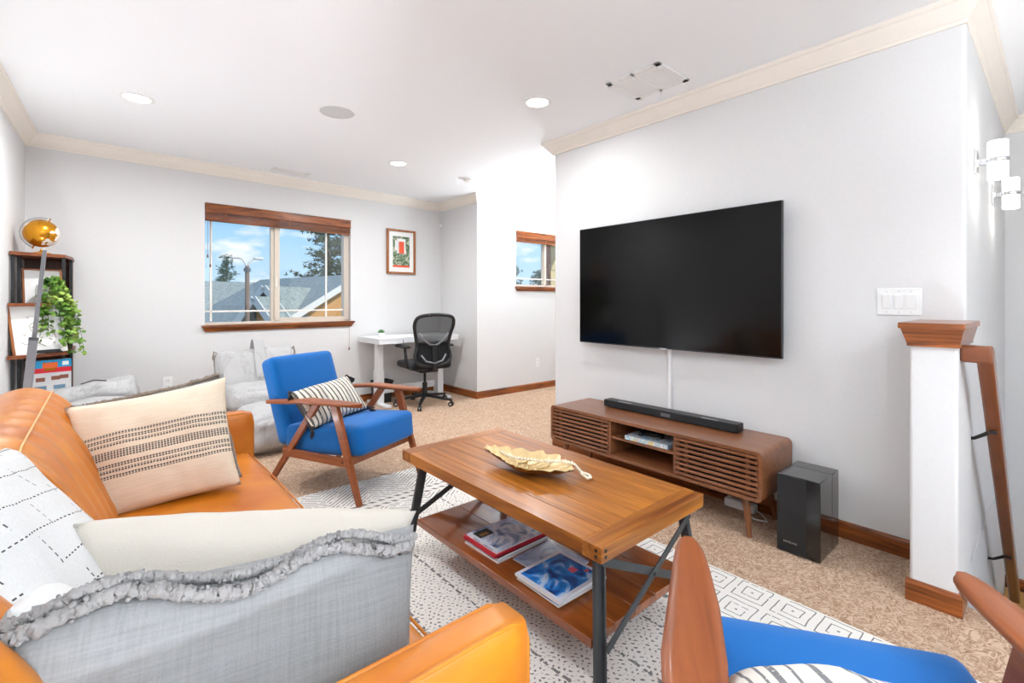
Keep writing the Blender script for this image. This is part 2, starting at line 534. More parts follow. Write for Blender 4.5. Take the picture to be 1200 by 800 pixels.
    def build(s, name, mat, parent=None, local=False, smooth=None, bevel=0.0, subsurf=0, label=None, cat=None, group=None, kind=None, org=None, seg=2):
        """smooth = angle in degrees (None = flat)"""
        bm = s.bm
        bmesh.ops.recalc_face_normals(bm, faces=bm.faces)
        me = bpy.data.meshes.new(name)
        if parent is not None:
            if not local: bmesh.ops.transform(bm, matrix=wm(parent).inverted(), verts=bm.verts)
            loc = None
        else:
            if org is None:
                xs = [v.co for v in bm.verts]
                org = (sum(v.x for v in xs) / len(xs), sum(v.y for v in xs) / len(xs), min(v.z for v in xs))
            bmesh.ops.translate(bm, vec=-Vector(org), verts=bm.verts); loc = org
        bm.to_mesh(me); bm.free()
        o = bpy.data.objects.new(name, me); C.objects.link(o)
        mats = mat if isinstance(mat, (list, tuple)) else [mat]
        for mm in mats: me.materials.append(M[mm] if isinstance(mm, str) else mm)
        if parent is not None:
            o.parent = parent; WM[o.name] = wm(parent)
        else:
            o.location = loc; WM[o.name] = Matrix.Translation(loc)
        if bevel:
            b = o.modifiers.new('bevel', 'BEVEL'); b.width = bevel; b.segments = seg; b.limit_method = 'ANGLE'; b.angle_limit = math.radians(35)
            smooth = smooth or 40
        if subsurf:
            b = o.modifiers.new('subsurf', 'SUBSURF'); b.levels = subsurf; b.render_levels = subsurf; smooth = 180
        if smooth:
            if smooth >= 179: me.shade_smooth()
            else:
                me.shade_smooth(); me.set_sharp_from_angle(angle=math.radians(smooth))
        return tag(o, label, cat, group, kind)

def copy_tree(o, parent=None):
    c = o.copy(); C.objects.link(c)
    if parent: c.parent = parent; c.matrix_parent_inverse = o.matrix_parent_inverse.copy()
    for ch in list(o.children): copy_tree(ch, c)
    return c
def retag(o, loc, rotz, label, group=None):
    o.location = loc; o.rotation_euler = (0, 0, rotz); o['label'] = label
    if group: o['group'] = group
    return o
def text_mesh(name, body, size, mat, parent, mtx, ext=0.0008):
    cu = bpy.data.curves.new(name, 'FONT'); cu.body = body; cu.size = size; cu.extrude = ext
    cu.align_x = 'CENTER'; cu.align_y = 'CENTER'
    t = bpy.data.objects.new(name, cu); C.objects.link(t)
    dg = bpy.context.evaluated_depsgraph_get()
    me = bpy.data.meshes.new_from_object(t.evaluated_get(dg)); bpy.data.objects.remove(t)
    me.transform(wm(parent).inverted() @ mtx)
    o = bpy.data.objects.new(name, me); C.objects.link(o); o.parent = parent
    me.materials.clear(); me.materials.append(M[mat]); return o

# ================================================================== STRUCTURE
CEIL = 2.51
HX0, HX1, HY0, HY1 = 2.57, 4.97, -0.9, 0.270      # stair opening
g = G()
g.box(-0.9, HX0, -3.1, 5.7, -0.2, 0); g.box(HX0, HX1, -3.1, HY0, -0.2, 0); g.box(HX0, 6.2, 0.30, 5.7, -0.2, 0); g.box(HX1 + 0.03, 6.2, -3.1, HY1, -0.2, 0)
g.build('floor', 'carpet', org=(0, 0, 0), kind='structure')
g = G(); g.box(-0.9, 6.2, -3.1, 5.7, CEIL, CEIL + 0.12)
g.build('ceiling', 'ceiling', org=(0, 0, CEIL), kind='structure')
# stair flight
for i in range(5):
    g = G(); z = -0.174 * (i + 1); x = HX0 + 0.28 * i
    g.box(x, x + 0.30, HY0, HY1 - 0.002, z - 0.2, z)
    g.build('trim_stair_%d' % (i + 1), 'carpet', kind='structure', bevel=0.012)
g = G(); g.box(HX0 + 1.4, HX1, HY0, HY1 - 0.002, -1.1, -0.872)
g.build('floor_landing', plain('landing_wood', '#b98a4a', 0.5), kind='structure')

# back wall, very slightly out of square; local frame: x along the wall, y outwards
BT = Matrix.Translation((-0.46, 5.27, 0)) @ Matrix.Rotation(math.atan2(0.25, 3.94), 4, 'Z')
WX0, WX1, WZ0, WZ1 = 1.2, 2.663, 0.955, 2.143
g = G(); g.T = BT
g.box(-0.4, WX0, 0, 0.16, 0, 2.55); g.box(WX1, 3.95, 0, 0.16, 0, 2.55)
g.box(WX0, WX1, 0, 0.16, 0, WZ0); g.box(WX0, WX1, 0, 0.16, WZ1, 2.55)
g.build('wall_back', 'wall', kind='structure')
g = G(); g.prism([(-0.71, -3.1), (-0.46, 5.27), (-0.46, 5.6), (-0.9, 5.6), (-0.9, -3.1)], 0, 2.55)
g.build('wall_left', 'wall', kind='structure')
g = G(); g.box(3.48, 3.64, 4.851, 5.7, 0, 2.55); g.build('wall_corner', 'wall', kind='structure')
SX0, SX1, SZ0, SZ1 = 4.115, 5.15, 1.385, 2.13
g = G(); g.box(3.48, SX0, 4.69, 4.85, 0, 2.55); g.box(SX1, 6.2, 4.69, 4.85, 0, 2.55)
g.box(SX0, SX1, 4.69, 4.85, 0, SZ0); g.box(SX0, SX1, 4.69, 4.85, SZ1, 2.55)
g.build('wall_far', 'wall', kind='structure')
g = G(); g.box(2.85, 6.2, 0.272, 2.76, 0, 2.55); g.build('wall_television', 'wall', kind='structure', bevel=0.014)
g = G(); g.box(2.57, 6.2, 0.272, 0.42, -1.1, -0.001); g.build('wall_stair', 'wall', kind='structure')
g = G(); g.box(4.97, 5.1, -3.1, 0.28, -1.1, 2.55); g.build('wall_right', 'wall', kind='structure')
g = G(); g.box(6.1, 6.2, 2.76, 4.69, 0, 2.55); g.build('wall_east', 'wall', kind='structure')
g = G(); g.box(HX0 - 0.1, HX1, HY0 - 0.1, HY0, -1.1, -0.2); g.build('wall_stair_south', 'wall', kind='structure')
g = G(); g.box(-0.9, -0.3, -3.1, -3.0, 0, 2.55); g.box(3.1, 5.0, -3.1, -3.0, 0, 2.55); g.box(-0.3, 3.1, -3.1, -3.0, 2.35, 2.55)
g.box(-0.3, 3.1, -3.1, -3.0, 0, 0.35)
g.build('wall_south', 'wall', kind='structure')
# half wall (newel) with wooden cap at the stair head
g = G(); g.box(2.465, 2.86, 0.258, 0.402, 0, 1.03); g.build('wall_stub', 'wall', kind='structure', bevel=0.01)
cap = thing('newel_cap', 'stepped dark wooden cap on top of the white half wall post', 'post cap', (2.6, 0.335, 1.02))
g = G(); g.box(2.395, 2.88, 0.232, 0.428, 1.092, 1.115); g.build('cap_board', 'trim_wood_y', cap, bevel=0.003)
g = G()
vs = []
for (m_, z) in ((0.052, 1.092), (0.044, 1.078), (0.016, 1.03), (0.016, 1.02)):
    vs += [(2.465 - m_, 0.258 - m_ * 0.4, z), (2.86, 0.258 - m_ * 0.4, z), (2.86, 0.402 + m_ * 0.4, z), (2.465 - m_, 0.402 + m_ * 0.4, z)]
fs = [(0, 1, 2, 3), (15, 14, 13, 12)]
for k in range(3):
    for i in range(4): fs.append((k * 4 + i, k * 4 + (i + 1) % 4, k * 4 + 4 + (i + 1) % 4, k * 4 + 4 + i))
g._add(vs, fs); g.build('cap_moulding', 'trim_wood_y', cap)

def miter(pts, prof, z, closed=False):
    path = []
    P = [Vector((p[0], p[1])) for p in pts]
    for i, p in enumerate(P):
        a = (P[i] - P[i - 1]).normalized() if i > 0 else None
        b = (P[i + 1] - P[i]).normalized() if i < len(P) - 1 else None
        na = Vector((a.y, -a.x)) if a is not None else None
        nb = Vector((b.y, -b.x)) if b is not None else None
        if na is None: n = nb
        elif nb is None: n = na
        else: n = (na + nb) / (1 + na.dot(nb))
        path.append(((p.x, p.y, z), (n.x, n.y, 0), (0, 0, -1)))
    return path
CP = [(-0.001, 0.10), (0.012, 0.10), (0.016, 0.088), (0.024, 0.082), (0.027, 0.074), (0.036, 0.066), (0.05, 0.046), (0.062, 0.03), (0.066, 0.022), (0.074, 0.019), (0.08, 0.01), (0.08, -0.001), (-0.001, -0.001)]
n_ = 0
for pts in ([(-0.71, -3.0), (-0.46, 5.27), (3.48, 5.52), (3.48, 4.69), (6.1, 4.69)], [(6.1, 2.76), (2.85, 2.76), (2.85, 0.28), (4.97, 0.28), (4.97, -3.0)]):
    path = miter(pts, CP, CEIL)
    for i in range(len(path) - 1):
        n_ += 1
        g = G(); g.sweep(CP, [path[i], path[i + 1]])
        g.build('trim_%d' % n_, 'crown', kind='structure', smooth=25)
BP = [(0, 0.0), (0.014, 0.0), (0.014, -0.07), (0.010, -0.080), (0.004, -0.085), (0, -0.085)]
for nm, pts, mat in (('left', [(-0.71, -3.0), (-0.46, 5.27)], 'trim_wood_y'), ('back', [(-0.46, 5.27), (3.48, 5.52)], 'trim_wood'), ('corner', [(3.48, 5.52), (3.48, 4.69 - 0.014)], 'trim_wood_y'),
                     ('far', [(3.48, 4.69), (6.1, 4.69)], 'trim_wood'), ('television', [(2.85, 2.76), (2.85, 0.402)], 'trim_wood_y'),
                     ('hall', [(6.1, 2.76), (2.85 - 0.014, 2.76)], 'trim_wood'), ('stub', [(2.465, 0.402 + 0.012), (2.465, 0.258), (2.58, 0.258)], 'trim_wood_y'), ):
    g = G(); g.sweep(BP, miter(pts, BP, 0.0)); g.build('baseboard_' + nm, mat, kind='structure')
g = G(); g.sweep(BP, miter([(4.97, 0.27), (4.97, -0.9)], BP, -0.872)); g.build('baseboard_landing', 'trim_wood_y', kind='structure')

# ------------------------------------------------------------------ window 1 (back wall)
def window(name, T, x0, x1, z0, z1, mull, grilles, d=0.09, rightbrown=False):
    w = thing(name, None, None, T @ Vector(((x0 + x1) / 2, d, z0)), kind='structure')
    g = G(); g.T = T; fw = 0.035
    g.box(x0, x0 + 0.012, d - 0.03, d + 0.05, z0, z1); g.box(x1 - fw * 1.5, x1, d - 0.03, d + 0.05, z0, z1)
    g.box(x0, x1, d - 0.03, d + 0.05, z1 - fw, z1); g.box(x0, x1, d - 0.03, d + 0.05, z0, z0 + fw)
    g.build('window_frame', 'vinyl', w, bevel=0.004)
    if mull:
        g = G(); g.T = T; g.box(mull[0], mull[0] + 0.03, d - 0.02, d + 0.03, z0 + fw, z1 - fw); g.build('mullion', 'vinyl', w, bevel=0.003)
        g = G(); g.T = T; g.box(mull[0] + 0.03, mull[1], d - 0.035, d + 0.02, z0 + fw, z1 - fw); g.build('mullion', 'vinyl', w, bevel=0.003)
        g = G(); g.T = T; g.box(mull[1], x1 - fw * 1.5, d - 0.025, d + 0.02, z0 + fw, z0 + fw * 1.9); g.build('sash_rail', 'vinyl', w, bevel=0.003)
        g = G(); g.T = T; g.box(mull[0] + 0.04, mull[0] + 0.055, d - 0.045, d - 0.03, 1.35, 1.45); g.build('window_latch', 'muntin', w, bevel=0.003)
    for (a, b, c_, e_) in grilles:
        g = G(); g.T = T; g.box(a, b, d + 0.006, d + 0.018, c_, e_); g.build('grille_bar', 'muntin', w)
    panes = [(x0 + 0.012, x1 - fw * 1.5)] if not mull else [(x0 + 0.012, mull[0]), (mull[1], x1 - fw * 1.5)]
    for a, b in panes:
        g = G(); g.T = T; g.box(a, b, d + 0.010, d + 0.014, z0 + fw, z1 - fw); g.build('pane', 'glass', w)
    return w
w1 = window('window_1', BT, WX0, WX1, WZ0, WZ1, (1.812, 1.895), [(1.262, 1.28, 1.0, 2.1), (1.20, 1.812, 1.088, 1.106), (2.405, 2.423, 1.0, 2.1), (1.895, 2.62, 1.088, 1.106)])
def sill(T, x0, x1, zt, par, ext=0.03, h=0.062):
    g = G(); g.T = T
    vs = []
    for (e_, p_, z) in ((ext, 0.05, zt), (ext, 0.05, zt - 0.014), (ext - 0.008, 0.04, zt - 0.022), (ext - 0.03, 0.018, zt - h), ):
        vs += [(x0 - e_, 0.0, z), (x1 + e_, 0.0, z), (x1 + e_, -p_, z), (x0 - e_, -p_, z)]
    fs = [(0, 1, 2, 3), (15, 14, 13, 12)]
    for k in range(3):
        for i in range(4): fs.append((k * 4 + i, k * 4 + (i + 1) % 4, k * 4 + 4 + (i + 1) % 4, k * 4 + 4 + i))
    g._add(vs, fs); g.box(x0, x1, 0, 0.06, zt - 0.02, zt)
    return g.build('window_sill', 'trim_wood', par)
sill(BT, WX0, WX1, WZ0 + 0.012, w1)
w2 = window('window_2', Matrix.Translation((0, 4.69, 0)), SX0, SX1, SZ0, SZ1, None, [(SX0, SX1, 1.495, 1.51)])
g = G(); g.box(4.70, 4.735, 4.75, 4.82, SZ0, SZ1); g.build('mullion', 'vinyl', w2)
sill(Matrix.Translation((0, 4.69, 0)), SX0, SX1, SZ0 + 0.006, w2, 0.02, 0.058)

def blind(T, x0, x1, ztop, zval, zbot, label, cord):
    b = thing('window_blind', label, 'window blind', T @ Vector(((x0 + x1) / 2, 0, ztop)))
    g = G(); g.T = T; g.box(x0 + 0.003, x1 - 0.003, -0.012, 0.006, zval, ztop - 0.004); g.box(x0 + 0.003, x1 - 0.003, -0.017, -0.012, ztop - 0.02, ztop - 0.004)
    g.box(x0 + 0.003, x1 - 0.003, -0.016, -0.012, zval, zval + 0.014)
    g.build('valance', 'trim_wood', b, bevel=0.002)
    g = G(); g.T = T; g.box(x0 + 0.01, x1 - 0.01, 0.008, 0.05, zval + 0.02, ztop - 0.01); g.build('headrail', 'dark_shelf', b)
    ns = 7; z = zbot
    g = G(); g.T = T; g.box(x0 + 0.006, x1 - 0.006, 0.0, 0.05, z, z + 0.014); first = g.build('bottom_rail', 'trim_wood', b, bevel=0.002)
    step = (zval + 0.01 - (zbot + 0.018)) / ns
    for k in range(ns):
        zz = zbot + 0.018 + k * step
        g = G(); g.T = T; g.box(x0 + 0.006, x1 - 0.006, 0.002 + 0.002 * (k % 2), 0.05, zz, zz + step * 0.62); g.build('slat', 'trim_wood', b)
    for fx in (0.12, 0.53, 0.9):
        g = G(); g.T = T; xx = x0 + (x1 - x0) * fx
        g.box(xx - 0.012, xx + 0.012, -0.002, 0.001, zbot, zval); g.build('ladder_tape', 'dark_shelf', b)
    for (cx_, zc, yy) in cord:
        g = G(); g.T = T; g.tube([(cx_, yy, zval), (cx_ + 0.002, yy, (zval + zc) / 2), (cx_, yy, zc)], 0.0016, 5); c_ = g.build('pull_cord', 'stem' if False else 'shelf_edge', b)
        g = G(); g.T = T; g.lathe([(0.002, 0.03), (0.006, 0.022), (0.008, 0.0), (0.006, -0.004), (0.001, -0.004)], (cx_, yy, zc - 0.02), 8); g.build('tassel', 'shelf_edge', c_)
    return b
blind(BT, WX0, WX1, WZ1, 2.052, 1.972, 'raised dark wooden blind across the top of the large back window', [(1.228, 1.64, 0.02), (1.249, 1.55, 0.02), (2.615, 0.66, -0.062)])
blind(Matrix.Translation((0, 4.69, 0)), SX0, SX1, SZ1, 2.04, 1.985, 'raised reddish wooden blind on the small far window', [])

# ------------------------------------------------------------------ things fixed to the ceiling
def recessed(x, y, label, k=1.0):
    t = thing('recessed_light', label, 'ceiling light', (x, y, CEIL))
    g = G(); g.lathe([(0.095, 0.0), (0.095, -0.004), (0.075, -0.007), (0.07, -0.002), (0.07, 0.0)], (x, y, CEIL), 32); g.build('trim_ring', 'white_plastic', t, smooth=40)
    g = G(); g.lathe([(0.001, -0.003), (0.07, -0.003), (0.07, 0.0)], (x, y, CEIL), 32); g.build('lens', 'lamp', t)
    l = light('recessed_lamp', 'AREA', (x, y, CEIL - 0.012), RECESSED_W * k, size=0.15, color=(0.95, 0.975, 1.0))
    l.data.spread = math.radians(170)
    return t
recessed(0.168, 3.90, 'round lit recessed light in ceiling near the back left corner', 2.0)
recessed(0.168, 2.32, 'round lit recessed light cut off by the top edge of the photo', 0.9)
recessed(2.17, 2.26, 'round lit recessed light beside the large square ceiling vent')
recessed(2.13, 4.13, 'small round lit recessed light above the desk, left of smoke detector', 2.0)
recessed(4.0, 4.2, 'far round lit recessed light over the small window hallway')
g = G(); g.lathe([(0.001, -0.006), (0.09, -0.006), (0.105, -0.004), (0.112, 0.0)], (1.23, 3.28, CEIL), 40)
t = thing('ceiling_speaker', 'flat round pale grey speaker grille set in the ceiling', 'speaker', (1.23, 3.28, CEIL)); g.build('grille', plain('speaker_grille', '#dcdcdc', 0.8, nscale=600, nb=0.8), t)
g = G(); g.lathe([(0.112, 0), (0.112, -0.006), (0.119, -0.005), (0.121, 0)], (1.23, 3.28, CEIL), 40); g.build('rim', 'white_plastic', t)
t = thing('smoke_detector', 'small round white smoke detector on the ceiling near the corner', 'smoke detector', (2.97, 4.15, CEIL))
g = G(); g.lathe([(0.06, 0), (0.058, -0.012), (0.05, -0.03), (0.03, -0.038), (0.001, -0.04)], (2.97, 4.15, CEIL), 24); g.build('housing', 'white_plastic', t, smooth=50)
g = G(); g.tube([(2.97 + 0.054 * math.cos(a), 4.15 + 0.054 * math.sin(a), CEIL - 0.02) for a in [i * PI / 12 for i in range(25)]], 0.0025, 5); g.build('vent_slot', plain('slot_grey', '#8d8a86', 0.6), t)

t = thing('return_vent', 'large square white louvred vent in the ceiling beside crown moulding', 'air vent', (2.46, 1.61, CEIL))
x0, x1, y0, y1 = 2.30, 2.63, 1.44, 1.80
g = G(); z0 = CEIL - 0.008
g.box(x0, x1, y0, y0 + 0.035, z0, CEIL); g.box(x0, x1, y1 - 0.035, y1, z0, CEIL); g.box(x0, x0 + 0.035, y0, y1, z0, CEIL); g.box(x1 - 0.035, x1, y0, y1, z0, CEIL)
g.box(x0, x1, (y0 + y1) / 2 - 0.008, (y0 + y1) / 2 + 0.008, z0, CEIL)
g.build('frame', 'white_plastic', t, bevel=0.002)
g = G(); g.box(x0 + 0.03, x1 - 0.03, y0 + 0.03, y1 - 0.03, CEIL - 0.001, CEIL + 0.004); g.build('backing', plain('vent_shadow', '#8f8b88', 0.9), t)
gs = None
for k in range(22):
    x = x0 + 0.042 + k * 0.0117
    if gs is None:
        g = G(); g.T = Matrix.Translation((0, 0, CEIL - 0.005)) @ Matrix.Rotation(0.5, 4, 'Y'); g.box(-0.0045, 0.0045, y0 + 0.035, y1 - 0.035, -0.0008, 0.0008)
        gs = g.build('louvre', 'white_plastic', t); base_me = gs.data; gs.location.x += x - 0
    else:
        o = gs.copy(); C.objects.link(o); o.location.x = gs.location.x + k * 0.0117
for sx, sy in ((x0 + 0.016, y0 + 0.1), (x0 + 0.016, y1 - 0.1), (x1 - 0.016, y0 + 0.1), (x1 - 0.016, y1 - 0.1)):
    g = G(); g.cyl((sx, sy, z0 - 0.001), (sx, sy, z0), 0.003, n=8); g.build('screw', 'silver', t)
t = thing('supply_register', 'narrow white slotted vent in the ceiling along the back wall', 'air vent', (1.45, 5.1, CEIL))
g = G(); R_ = Matrix.Translation((1.45, 5.12, CEIL)) @ Matrix.Rotation(math.atan2(0.25, 3.94), 4, 'Z'); g.T = R_
g.box(-0.17, 0.17, -0.075, -0.05, -0.006, 0); g.box(-0.17, 0.17, 0.05, 0.075, -0.006, 0); g.box(-0.17, -0.145, -0.075, 0.075, -0.006, 0); g.box(0.145, 0.17, -0.075, 0.075, -0.006, 0); g.box(-0.008, 0.008, -0.06, 0.06, -0.006, 0)
g.build('frame', 'white_plastic', t)
g = G(); g.T = R_; g.box(-0.15, 0.0, -0.055, 0.055, -0.001, 0.004); g.build('damper', plain('register_dark', '#77746f', 0.8), t)
g = G(); g.T = R_; g.box(0.0, 0.15, -0.055, 0.055, -0.001, 0.004); g.build('damper', plain('register_pale', '#c9c6c2', 0.8), t)
for k in range(9):
    g = G(); g.T = R_ @ Matrix.Translation((0, -0.045 + k * 0.0112, -0.004)); g.box(-0.146, 0.146, -0.002, 0.002, -0.001, 0.001); g.build('louvre', 'white_plastic', t)

# two torchiere uplights added out of view to brighten the ceiling
def fill(x, y, watts, label):
    t = thing('fill_uplight', label, 'fill light', (x, y, 0))
    g = G(); g.lathe([(0.14, 0), (0.14, 0.015), (0.02, 0.03), (0.012, 0.04)], (x, y, 0), 24); g.build('base', 'iron', t, smooth=40)
    g = G(); g.cyl((x, y, 0.03), (x, y, 1.66), 0.011, n=10); g.build('pole', 'iron', t)
    g = G(); g.lathe([(0.012, 1.64), (0.10, 1.67), (0.19, 1.74), (0.185, 1.74), (0.09, 1.68), (0.001, 1.665)], (x, y, 0), 28); g.build('bowl', 'pot', t, smooth=60)
    light('fill_uplight_light', 'AREA', (x, y, 1.75), watts, rot=(PI, 0, 0), size=0.34, color=(0.86, 0.93, 1.0))
fill(0.7, -1.9, 120, 'torchiere uplight added behind the camera to brighten the ceiling')
def floor_fill(x, y, z, watts, label):  # hidden cans added only to throw more light on the ceiling
    t = thing('floor_fill', label, 'fill light', (x, y, z))
    g = G(); g.lathe([(0.09, 0), (0.10, 0.02), (0.10, 0.20), (0.095, 0.20), (0.085, 0.17), (0.001, 0.17)], (x, y, z), 24); g.build('can', 'pot', t, smooth=40)
    light('floor_fill_light', 'AREA', (x, y, z + 0.205), watts, rot=(PI, 0, 0), size=0.17, color=(0.86, 0.93, 1.0))
floor_fill(-0.12, 3.32, 0.0, 11, 'white can fill uplight added behind the sofa to brighten the ceiling')
floor_fill(0.25, -0.45, 0.010, 44, 'white can fill uplight added behind the camera to brighten the ceiling')
fill(4.3, 3.5, 44, 'torchiere uplight added round the hall corner to brighten the ceiling')

# ------------------------------------------------------------------ wall plates
def outlet(T, label, w=0.072, h=0.118):
    t = thing('power_outlet', label, 'outlet', T.translation)
    g = G(); g.T = T; g.box(-w / 2, w / 2, -0.006, 0, -h / 2, h / 2); g.build('face_plate', 'white_plastic', t, bevel=0.002)
    for s_ in (-1, 1):
        g = G(); g.T = T; g.box(-0.017, 0.017, -0.009, -0.005, s_ * 0.028 - 0.015, s_ * 0.028 + 0.015); r_ = g.build('socket', 'white_plastic', t, bevel=0.004)
        g = G(); g.T = T; g.box(-0.008, -0.005, -0.0095, -0.0088, s_ * 0.028 - 0.006, s_ * 0.028 + 0.006); g.box(0.005, 0.008, -0.0095, -0.0088, s_ * 0.028 - 0.006, s_ * 0.028 + 0.006); g.build('socket_slot', 'black', r_)
outlet(BT @ Matrix.Translation((0.522, 0, 0.445)), 'white outlet plate low on back wall, nearest the corner shelf')
outlet(BT @ Matrix.Translation((0.91, 0, 0.45)), 'white outlet plate low on back wall, just above striped pillow')
outlet(Matrix.Translation((4.50, 4.69, 0.36)), 'white outlet plate low on the far wall under small window')
t = thing('light_switch', 'white three rocker light switch plate on wall right of television', 'light switch', (2.85, 0.503, 1.196))
T = Matrix.Translation((2.85, 0.503, 1.196)) @ Matrix.Rotation(-PI / 2, 4, 'Z')
g = G(); g.T = T; g.box(-0.084, 0.084, -0.007, 0, -0.064, 0.064); g.build('face_plate', 'white_plastic', t, bevel=0.003)
for k in (-1, 0, 1):
    g = G(); g.T = T @ Matrix.Translation((k * 0.046, -0.007, 0)) @ Matrix.Rotation(0.06, 4, 'X'); g.box(-0.0165, 0.0165, -0.005, 0.002, -0.034, 0.034); r_ = g.build('rocker', 'white_plastic', t, bevel=0.002)
    g = G(); g.T = T @ Matrix.Translation((k * 0.046, -0.007, 0)); g.cyl((0, -0.0006, 0.048), (0, 0.001, 0.048), 0.0025, n=8); g.cyl((0, -0.0006, -0.048), (0, 0.001, -0.048), 0.0025, n=8); g.build('screw', 'silver', t)
g = G(); T = Matrix.Translation((3.462, 5.50, 2.22)); g.T = T; g.box(-0.02, 0.015, -0.025, 0.01, -0.025, 0.02)
tag(g.build('corner_sensor', 'white_plastic', bevel=0.004), 'tiny white sensor high in the corner beside framed picture', 'sensor')

# ------------------------------------------------------------------ sconces and handrail on the stair wall
def sconce(x, z, label):
    yw = 0.28
    t = thing('wall_sconce', label, 'wall lamp', (x, yw, z))
    g = G(); g.box(x - 0.06, x + 0.06, yw - 0.018, yw, z - 0.06, z + 0.06); g.build('back_plate', 'chrome', t, bevel=0.003)
    g = G(); g.bar((x, yw - 0.015, z), (x, 0.225, z), 0.022, 0.03); g.build('arm', 'chrome', t, bevel=0.002)
    g = G(); g.lathe([(0.037, -0.011), (0.04, -0.008), (0.04, 0.008), (0.037, 0.011)], (x, 0.195, z), 28); g.build('ring', 'chrome', t, smooth=50)
    for s_ in (1, -1):
        g = G(); g.lathe([(0.034, s_ * 0.008), (0.036, s_ * 0.012), (0.036, s_ * 0.082), (0.034, s_ * 0.088), (0.03, s_ * 0.088), (0.03, s_ * 0.012)], (x, 0.195, z), 28); g.build('glass_shade', 'shade', t, smooth=40)
        l = light('sconce_lamp', 'POINT', (x, 0.175, z + s_ * 0.11), SCONCE_W, size=0.03, color=(1, 0.96, 0.9))
sconce(3.15, 1.855, 'nearer chrome wall sconce with two lit glass cylinders by wall corner')
sconce(4.0, 1.825, 'chrome wall sconce farther down the stair wall, at the right edge of photo')
t = thing('handrail', 'dark wooden stair handrail sloping down the right hand wall', 'handrail', (2.52, 0.2, 0.95))
g = G()
A = Vector((2.535, 0.19, 1.0)); B_ = Vector((4.25, 0.19, -0.62))
g.bar(A, B_, 0.046, 0.075); g.build('rail', 'rail_wood', t, bevel=0.008)
g = G(); g.box(2.50, 2.56, 0.168, 0.258, 0.965, 1.03); g.build('wall_return', 'rail_wood', t, bevel=0.008)
for xb in (2.87, 3.76):
    zr = 1.0 - (xb - 2.535) * (1.62 / 1.715) - 0.04
    g = G(); g.box(xb - 0.02, xb + 0.02, 0.272, 0.279, zr - 0.09, zr + 0.0)
    g.tube([(xb, 0.275, zr - 0.045), (xb, 0.25, zr - 0.04), (xb, 0.215, zr - 0.015), (xb, 0.19, zr + 0.01)], [0.007, 0.007, 0.008, 0.008], 8)
    g.box(xb - 0.03, xb + 0.03, 0.178, 0.202, zr - 0.004, zr + 0.008)
    g.build('bracket', 'black', t, label='black metal bracket')

# framed picture on the back wall
t = thing('framed_picture', 'small wooden framed print with white mat on the back wall above desk', 'picture', BT @ Vector((3.33, 0, 1.54)))
px0, px1, pz0, pz1 = 3.124, 3.533, 1.54, 2.10
g = G(); g.T = BT
f_ = 0.026
g.box(px0, px1, -0.03, 0, pz0, pz0 + f_); g.box(px0, px1, -0.03, 0, pz1 - f_, pz1); g.box(px0, px0 + f_, -0.03, 0, pz0 + f_, pz1 - f_); g.box(px1 - f_, px1, -0.03, 0, pz0 + f_, pz1 - f_)
g.build('frame', 'frame_wood', t, bevel=0.003)
g = G(); g.T = BT; g.box(px0 + f_, px1 - f_, -0.012, -0.002, pz0 + f_, pz1 - f_); g.build('mat_board', 'paper', t)
ax0, ax1, az0, az1 = 3.21, 3.45, 1.625, 2.015
b = MB_('botanical_print', 0.6)
v1 = b.voronoi(16); n1 = b.noise(14, 4, dist=2)
c1 = b.ramp(n1, [(0.3, '#22331f'), (0.45, '#4d6a3f'), (0.55, '#8a9a84'), (0.62, '#d8d2c2'), (0.72, '#a0522f')])
b.color(c1)
g = G(); g.T = BT; g.box(ax0, ax1, -0.0135, -0.012, az0, az1); art = g.build('print', b.m, t)
g = G(); g.T = BT; g.prism([(3.275, 0.0), (3.385, 0.0), (3.385, 0.001), (3.275, 0.001)], 0, 0.001)
g = G(); g.T = BT; g.box(3.27, 3.39, -0.0145, -0.0135, 1.80, 1.985); g.box(3.24, 3.29, -0.0145, -0.0135, 1.84, 1.96); g.build('print_patch', 'paper', art)
g = G(); g.T = BT; g.box(3.295, 3.37, -0.0152, -0.0145, 1.80, 1.95); g.box(ax0, ax1, -0.0142, -0.0135, az0, az0 + 0.025); g.build('print_patch', plain('print_red', '#e0552c', 0.6, nscale=60), art, label='orange red rectangle')

# ================================================================== RUG
g = G(); g.box(-0.45, 2.08, -0.6, 3.03, 0.0, 0.010)
tag(g.build('area_rug', 'rug', org=(0, 0, 0), bevel=0.004), 'large off white woven rug with dark dashes and nested squares under coffee table', 'rug')

# ================================================================== COFFEE TABLE
t = thing('coffee_table', 'honey pine plank coffee table with lower shelf and dark iron X legs', 'coffee table', (1.4, 1.48, 0.01))
X0, X1, Y0, Y1, ZT = 1.098, 1.70, 0.875, 2.088, 0.48
TH_ = 0.048
be = 0.075     # breadboard ends
nb = 6; w = (X1 - X0) / nb
top = thing('tabletop', None, None, (1.4, 1.48, 0.43)); top.parent = t; top.location = (0, 0, 0.42)
WM[top.name] = Matrix.Translation((1.4, 1.48, 0.43))
for k in range(nb):
    g = G(); g.box(X0 + k * w + 0.0009, X0 + (k + 1) * w - 0.0009, Y0 + be, Y1 - be, ZT - TH_, ZT)
    g.build('plank', 'table_wood_y', top, bevel=0.0008, seg=1)
for a, b in ((Y0, Y0 + be - 0.0006), (Y1 - be + 0.0006, Y1)):
    g = G(); g.box(X0, X1, a, b, ZT - TH_, ZT); g.build('end_board', 'table_wood_x', top, bevel=0.0025)
SZ = 0.18
shx0, shx1, shy0, shy1 = 1.112, 1.69, 0.925, 1.97
sh = thing('lower_shelf', None, None, (1.4, 1.48, 0.15)); sh.parent = t; sh.location = (0, 0, 0.14)
WM[sh.name] = Matrix.Translation((1.4, 1.48, 0.15))
w = (shx1 - shx0) / 5
